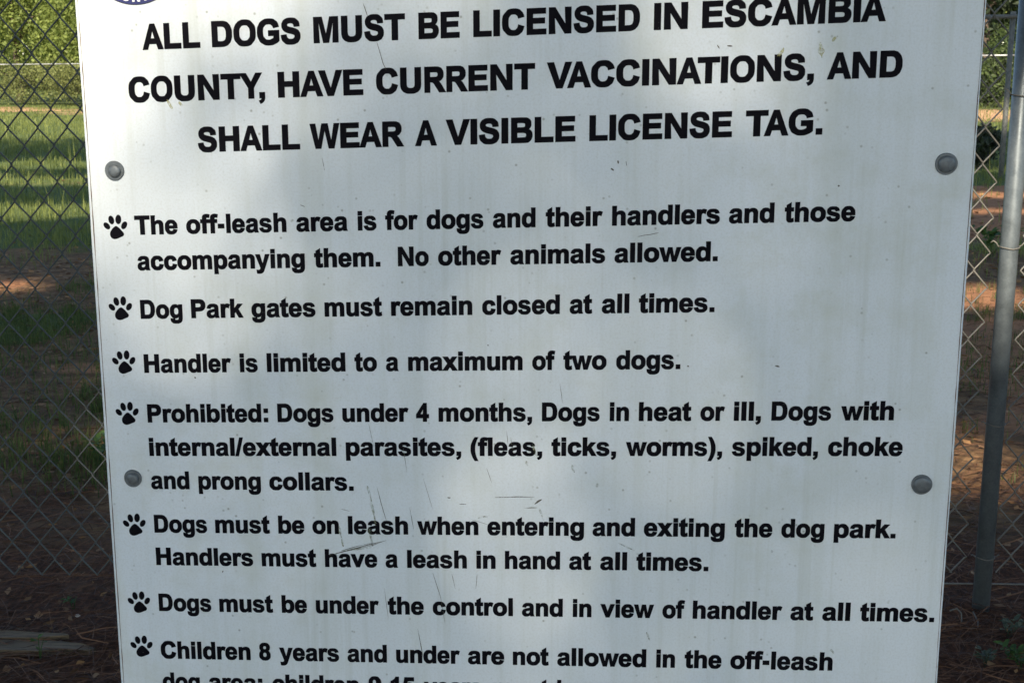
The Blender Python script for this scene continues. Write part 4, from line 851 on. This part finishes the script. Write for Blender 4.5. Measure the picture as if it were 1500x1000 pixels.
for (tx, ty), pts, what in zip(canopy, CR, ('far left', 'far middle', 'far right', 'near left', 'near middle', 'near right')):
    tree('shade_tree', tx, ty, 20, (6.6, 7.0, 4.6), 14.0, 24000, 0.27, M['leafD'],
         'unseen tall broad shade tree behind the viewer, crown thinned to shape the light, %s of the six' % what, lumps=110, trunk_r=0.16, cull=light_gaps, pts=pts, group='unseen shade trees behind the viewer', sigma=0.3)

rng = np.random.default_rng(11)
# beyond the far fence
BACK = [
 (-19.6, 52.5, 8, (4.2, 3.0, 4.2), 4.0, 30000, 0.085, 'leafA', 'yellow-green leafy tree beyond the distant fence at the left picture edge'),
 (-14.8, 50.5, 8, (3.6, 2.8, 4.0), 3.9, 30000, 0.085, 'leafA', 'yellow-green leafy tree beyond the distant fence close to the left edge of the sign'),
 (11.9, 33.5, 9, (2.6, 2.2, 4.4), 4.5, 16000, 0.085, 'leafC', 'dark pine beyond the distant fence right of the sign'),
 (14.6, 35.0, 8, (3.0, 2.4, 4.0), 3.9, 16000, 0.08, 'leafA', 'yellow-green tree beyond the dark pine at the right picture edge'),
]
for (x, y, h, rad, ch, n, sz, m, lb) in BACK:
    tree('pine_tree' if m == 'leafC' else 'leafy_tree', x, y, h, rad, ch, n, sz, M[m], lb, lumps=90, trunk_r=0.15, stretch=2.6 if m == 'leafC' else 1.6)
for (x, y) in [(-9.5, 48.5), (-4, 45), (1.5, 42), (6.3, 38.5)]:
    tree('leafy_tree', x, y, 8, (3.4, 2.6, 4.0), 3.9, 3600, 0.22, M['leafB'], 'leafy tree in the row beyond the distant fence, hidden by the sign', lumps=50, trunk_r=0.15, group='trees hidden behind the sign')
SHR = [
 (-18.0, 48.6, (1.7, .9, .95), 'leafE', 'low green shrub behind the distant fence rail at the left picture edge'),
 (-15.2, 47.0, (1.5, .8, .85), 'leafE', 'low green shrub behind the distant fence rail beside the left sign edge'),
 (10.9, 30.2, (.75, .6, .8), 'leafB', 'green shrub behind the corner post right of the sign'),
 (12.3, 29.9, (.9, .6, .7), 'leafB', 'dull green shrub behind the near fence post at the right picture edge'),
 (6.13, 17.2, (.26, .2, .27), 'leafC', 'small unidentified dark shape built as a shrub beside the right sign edge'),  # stand-in for a dark shape of unknown kind
]
for (x, y, rad, m, lb) in SHR:
    tree('shrub', x, y, 1.6, rad, rad[2]*0.95, 7000 if rad[0] > .5 else 1500, 0.055, M[m], lb, lumps=26, trunk_r=0.03, cat='shrub')

# far wood closing the view
n = 20000
P = np.stack([rng.uniform(-75, 75, n), rng.uniform(66, 80, n), np.abs(rng.normal(0, 1, n))*0 + rng.uniform(0, 1, n)], 1)
P[:, 1] -= 0.45 * P[:, 0] * (np.abs(P[:, 0]) < 200)
P[:, 2] *= 7 + 6 * fbm(P[:, 0]*0.12, P[:, 1]*0.1, 90)
v, f = leaf_cards(P, 0.85)
wd = mesh_obj('far_wood', v, f, M['leafB']); face_attr(wd, 'tint', np.clip(fbm(P[:, 0]*0.4, P[:, 2]*0.5, 91) + 0.3*(rng.random(n)-.5), 0, 1))
tag(wd, 'far wood of dense green leaves behind the trees', 'wood', kind='stuff')

# ------------------------------------------------------------------ grass, straw, dead leaves
def wedge(n, y0, y1, power, ranges):
    """points on the ground, weighted to given picture columns"""
    w = np.array([r_[2] for r_ in ranges], float); k = rng.choice(len(ranges), n, p=w/w.sum())
    lo = np.array([r_[0] for r_ in ranges])[k]; hi = np.array([r_[1] for r_ in ranges])[k]
    y = y0 + (y1 - y0) * rng.random(n)**power
    return (lo + (hi - lo)*rng.random(n)) * y, y

def blades(x, y, h, w, bend=0.5):
    n = len(x); z = gz(x, y); a = rng.random(n)*2*np.pi; d = np.stack([np.cos(a), np.sin(a), 0*a], 1)
    s = np.stack([-d[:, 1], d[:, 0], 0*a], 1) * (w/2)[:, None]
    B = np.stack([x, y, z - 0.005], 1); up = np.array([0, 0, 1.0])
    mid = B + up*(h*0.55)[:, None] + d*(h*bend*0.22*rng.random(n))[:, None]
    tip = B + up*h[:, None] + d*(h*bend*rng.random(n))[:, None]
    V = np.stack([B - s, B + s, mid + s*0.75, mid - s*0.75, tip], 1).reshape(-1, 3)
    i = np.arange(n)*5
    F = np.concatenate([np.stack([i, i+1, i+2], 1), np.stack([i, i+2, i+3], 1), np.stack([i+3, i+2, i+4], 1)])
    return V, F, np.tile(np.arange(n), 3)

COLS = [(-0.46, -0.30, 5), (0.31, 0.46, 5), (-0.30, 0.31, 3)]
x, y = wedge(130000, 8.3, 47, 1.5, COLS)
keep = rng.random(len(x)) < w_grass(x, y)*(1 - 0.85*w_clay(x, y))*(0.25 + 0.9*fbm(x*0.8, y*0.5, 44))*smoothstep(0.25, 0.6, fbm(x*3.1, y*1.6, 47)); x, y = x[keep], y[keep]
V, F, own = blades(x, y, (0.035 + 0.065*rng.random(len(x)))*(0.7 + 0.7*fbm(x*.5, y*.5, 45)), 0.0035 + 0.0004*y)
g = mesh_obj('grass', V, F, M['blade']); face_attr(g, 'tint', np.clip(0.45*rng.random(len(x)) + 0.75*fbm(x*0.6, y*0.35, 46) - .05, 0, 1)[own]); tag(g, 'sparse mown grass with sunlit patches beyond the fence', 'grass', kind='stuff')
x, y = wedge(2200, 4.0, 8.0, 1.0, COLS)
keep = (fbm(x*0.9 + 7, y*0.9, 21) > 0.53) & ((x < 1.0) | (rng.random(len(x)) < .15)); x, y = x[keep], y[keep]
x = np.repeat(x, 14) + rng.normal(0, .03, len(x)*14); y = np.repeat(y, 14) + rng.normal(0, .03, len(y)*14)
for (cx, cy, n_, sp_) in [(-1.95, 6.1, 500, .22), (-1.62, 5.2, 600, .18), (-2.25, 5.7, 400, .2), (-1.50, 4.35, 900, .16), (-1.22, 4.2, 700, .14), (-2.6, 7.2, 500, .3), (-1.9, 4.7, 500, .15), (2.35, 6.2, 350, .2), (2.1, 5.6, 250, .15)]:
    x = np.concatenate([x, cx + sp_*1.5*rng.normal(size=n_)]); y = np.concatenate([y, cy + sp_*rng.normal(size=n_)])
V, F, own = blades(x, y, 0.025 + 0.06*rng.random(len(x)), 0.003 + 0.002*rng.random(len(x)), 0.9)
g = mesh_obj('grass_tufts', V, F, M['blade']); face_attr(g, 'tint', (0.35*rng.random(len(x)))[own]); tag(g, 'thin dark green grass tufts in the shaded dirt behind the fence', 'grass', kind='stuff')
x, y = wedge(1300, 11, 34, 1.0, COLS)
V, F, own = blades(x, y, 0.12 + 0.32*rng.random(len(x))**2, 0.006 + 0.0003*y, 0.25)
g = mesh_obj('tall_grass', V, F, M['blade']); face_attr(g, 'tint', rng.random(len(x))[own]); tag(g, 'thin tall grass stalks standing in the field', 'grass', kind='stuff')

# pine straw: short bent strips lying on the dirt
x, y = wedge(34000, 1.7, 9.5, 1.25, [(-0.46, -0.28, 4), (0.30, 0.46, 4), (-0.28, 0.30, 2.2)])
keep = rng.random(len(x)) < 0.12 + w_litter(x, y)*(0.2 + fbm(x*1.7, y*1.7, 52)*1.1); x, y = x[keep], y[keep]; n = len(x)
a = rng.normal(0.2, 0.75, n); L = 0.05 + 0.11*rng.random(n); w = 0.0011 + 0.0009*rng.random(n)
d = np.stack([np.cos(a), np.sin(a), 0.10*rng.normal(size=n)], 1); s = np.stack([-np.sin(a), np.cos(a), 0*a], 1)
c = np.stack([x, y, gz(x, y) + 0.005 + 0.010*rng.random(n)], 1); bow = s*(L*0.08*rng.normal(size=n))[:, None] + np.array([0, 0, .003])
q = [c - d*(L/2)[:, None], c + bow, c + d*(L/2)[:, None]]
sw = s*(w/2)[:, None] + np.array([0, 0, 1.0])*(w*0.35*rng.normal(size=n))[:, None]
V = np.stack([q[0]-sw, q[0]+sw, q[1]-sw, q[1]+sw, q[2]-sw, q[2]+sw], 1).reshape(-1, 3); i = np.arange(n)*6
F = np.concatenate([np.stack([i, i+1, i+3, i+2], 1), np.stack([i+2, i+3, i+5, i+4], 1)])
o = mesh_obj('pine_straw', V, F, M['needle']); face_attr(o, 'tint', np.tile(rng.random(n)**1.6, 2)); tag(o, 'reddish brown fallen pine straw on the shaded dirt', 'pine straw', kind='stuff')
# dead leaves and crumbs
x, y = wedge(9000, 2.0, 16, 1.05, COLS)
keep = rng.random(len(x)) < (0.15 + fbm(x*1.1 + 4, y*1.1, 57)**2*1.5)*(1 - w_grass(x, y))**2; x, y = x[keep], y[keep]
P = np.stack([x, y, gz(x, y) + 0.010], 1); v, f = leaf_cards(P, (0.014 + 0.0022*y)[:, None][:, 0], 1.5)
v = v.reshape(-1, 4, 3); cz = P[:, None, 2]; v[:, :, 2] = cz + (v[:, :, 2] - cz)*0.35; v = v.reshape(-1, 3)
o = mesh_obj('leaf_litter', v, f, M['dead']); face_attr(o, 'tint', rng.random(len(x))**1.3); tag(o, 'scattered curled dead leaves lying on the dirt', 'leaf litter', kind='stuff')

# ------------------------------------------------------------------ small things on the ground
def plant(name, x, y, h, nleaf, ls, mat, label, spread=0.4, cat='weed'):
    r = empty(name, (x, y, float(gz(x, y)))); tag(r, label, cat)
    mb = MB(); tips = []
    for k in range(max(2, nleaf // 5)):
        a = random.random()*6.28; ln = spread*h*random.random()
        p = [(0, 0, -.01), (ln*.4*math.cos(a), ln*.4*math.sin(a), h*.5), (ln*math.cos(a), ln*math.sin(a), h*(.75 + .25*random.random()))]
        mb.tube(p, [.0016, .0012, .0006], 5); tips.append(p)
    mb.build('stem', mat, r)
    face_attr(r.children[0], 'tint', [0.2]*len(r.children[0].data.polygons))
    V, F = [], []
    for k in range(nleaf):
        p = random.choice(tips); t = 0.35 + 0.65*random.random(); b = np.array(p[1])*(1-t) + np.array(p[2])*t if t > .5 else np.array(p[1])*2*t
        a = random.random()*6.28; el = 0.1 + 0.7*random.random(); d = np.array([math.cos(a)*math.cos(el), math.sin(a)*math.cos(el), math.sin(el)])
        s = np.array([-math.sin(a), math.cos(a), 0]); l = ls*(0.6 + 0.7*random.random())
        q = [b, b + d*l*.35 + s*l*.2, b + d*l*.75 + s*l*.14, b + d*l - np.array([0, 0, l*.15]), b + d*l*.75 - s*l*.14, b + d*l*.35 - s*l*.2]
        n0 = len(V); V += q; F.append(tuple(range(n0, n0 + 6)))
    o = mesh_obj('foliage', V, F, mat, r); face_attr(o, 'tint', [random.random() for _ in F])
    return r
plant('weed_sprout', -1.086, 2.77, 0.060, 9, .020, M['sprout'], 'bright green grassy sprout growing in front of the weathered board', .35)
plant('weed_sprout', -1.105, 3.06, 0.035, 8, .018, M['sprout'], 'tiny green sprout on dark dirt under the fence mesh, at far left')
plant('weed_sprout', -0.985, 3.09, 0.045, 9, .020, M['sprout'], 'tiny green sprout in the dirt beside the left sign edge')
plant('leafy_weed', 1.185, 2.89, 0.050, 26, .026, M['greyweed'], 'small grey-green weed at the right picture edge, just below the foot of the fence post', .9)
plant('leafy_weed', 1.075, 2.73, 0.040, 26, .024, M['greyweed'], 'low grey-green weed at the bottom edge beside the right sign edge', 1.1)
plant('leafy_weed', 1.155, 2.72, 0.055, 34, .028, M['sprout'], 'green leafy weed cut by the bottom right picture corner', .9)
plant('leafy_weed', -1.42, 4.25, 0.11, 40, .045, M['sprout'], 'dark green leafy weed behind the lower left fence mesh', 1.0)
plant('leafy_weed', -1.05, 4.35, 0.09, 34, .040, M['sprout'], 'low dark green weed behind the fence mesh next to the left sign edge', 1.0)
plant('leafy_weed', 3.42, 9.2, 0.22, 60, .08, M['sprout'], 'dark green weed clump in the shade right of the sign, left of the fence post', .9)

# weathered board lying on the ground: a flat plank with a split, broken right end
def slab(mb, outline, zt, seed):
    n = len(outline); top = [(x, y, zt + 0.004*(vnoise(x*16, y*40, seed) - .5)) for x, y in outline]
    mb.add([(x, y, -0.02) for x, y in outline] + [tuple(map(float, p)) for p in top], [tuple(range(n, 2*n))[::-1], tuple(range(n))] + [(k, (k+1) % n, n + (k+1) % n, n + k) for k in range(n)])
mb = MB()
slab(mb, [(-1.9, 2.905), (-1.6, 2.897), (-1.38, 2.894), (-1.20, 2.888), (-1.13, 2.879), (-1.062, 2.874), (-1.05, 2.866), (-1.085, 2.860), (-1.115, 2.850), (-1.30, 2.852), (-1.9, 2.860)], 0.017, 3)
slab(mb, [(-1.9, 2.858), (-1.30, 2.850), (-1.115, 2.848), (-1.085, 2.846), (-1.04, 2.836), (-1.005, 2.826), (-0.968, 2.806), (-0.985, 2.795), (-1.04, 2.801), (-1.10, 2.790), (-1.22, 2.796), (-1.42, 2.790), (-1.9, 2.80)], 0.012, 8)
q = NT('weathered_board'); co = q.coord(scale=(1, 11, 11)); nn = q.noise(co, 9, 8, .75)
q.bump(nn, .6, .004); q.set(Base_Color=q.ramp(nn, [(.36, (.026, .017, .009)), (.55, (.15, .10, .052)), (.75, (.25, .175, .095))]), Roughness=.9)
wb = mb.build('weathered_board', q.m); tag(wb, 'grey weathered wooden board half sunk in the dirt at the bottom left', 'board')
_b = bmesh.new(); _b.from_mesh(wb.data); bmesh.ops.recalc_face_normals(_b, faces=_b.faces); _b.to_mesh(wb.data); _b.free()
# pebble
bm = bmesh.new(); bmesh.ops.create_icosphere(bm, subdivisions=2, radius=0.0055)
for vv in bm.verts: vv.co.z *= .7; vv.co.x *= 1.15 + .2*math.sin(vv.co.y*600)
me = bpy.data.meshes.new('pebble'); bm.to_mesh(me); bm.free(); me.materials.append(M['stone'])
pb = bpy.data.objects.new('pebble', me); COL.objects.link(pb); pb.location = (-1.075, 3.0, 0.006); tag(pb, 'tiny pale pebble on the dark dirt below the fence mesh', 'pebble')
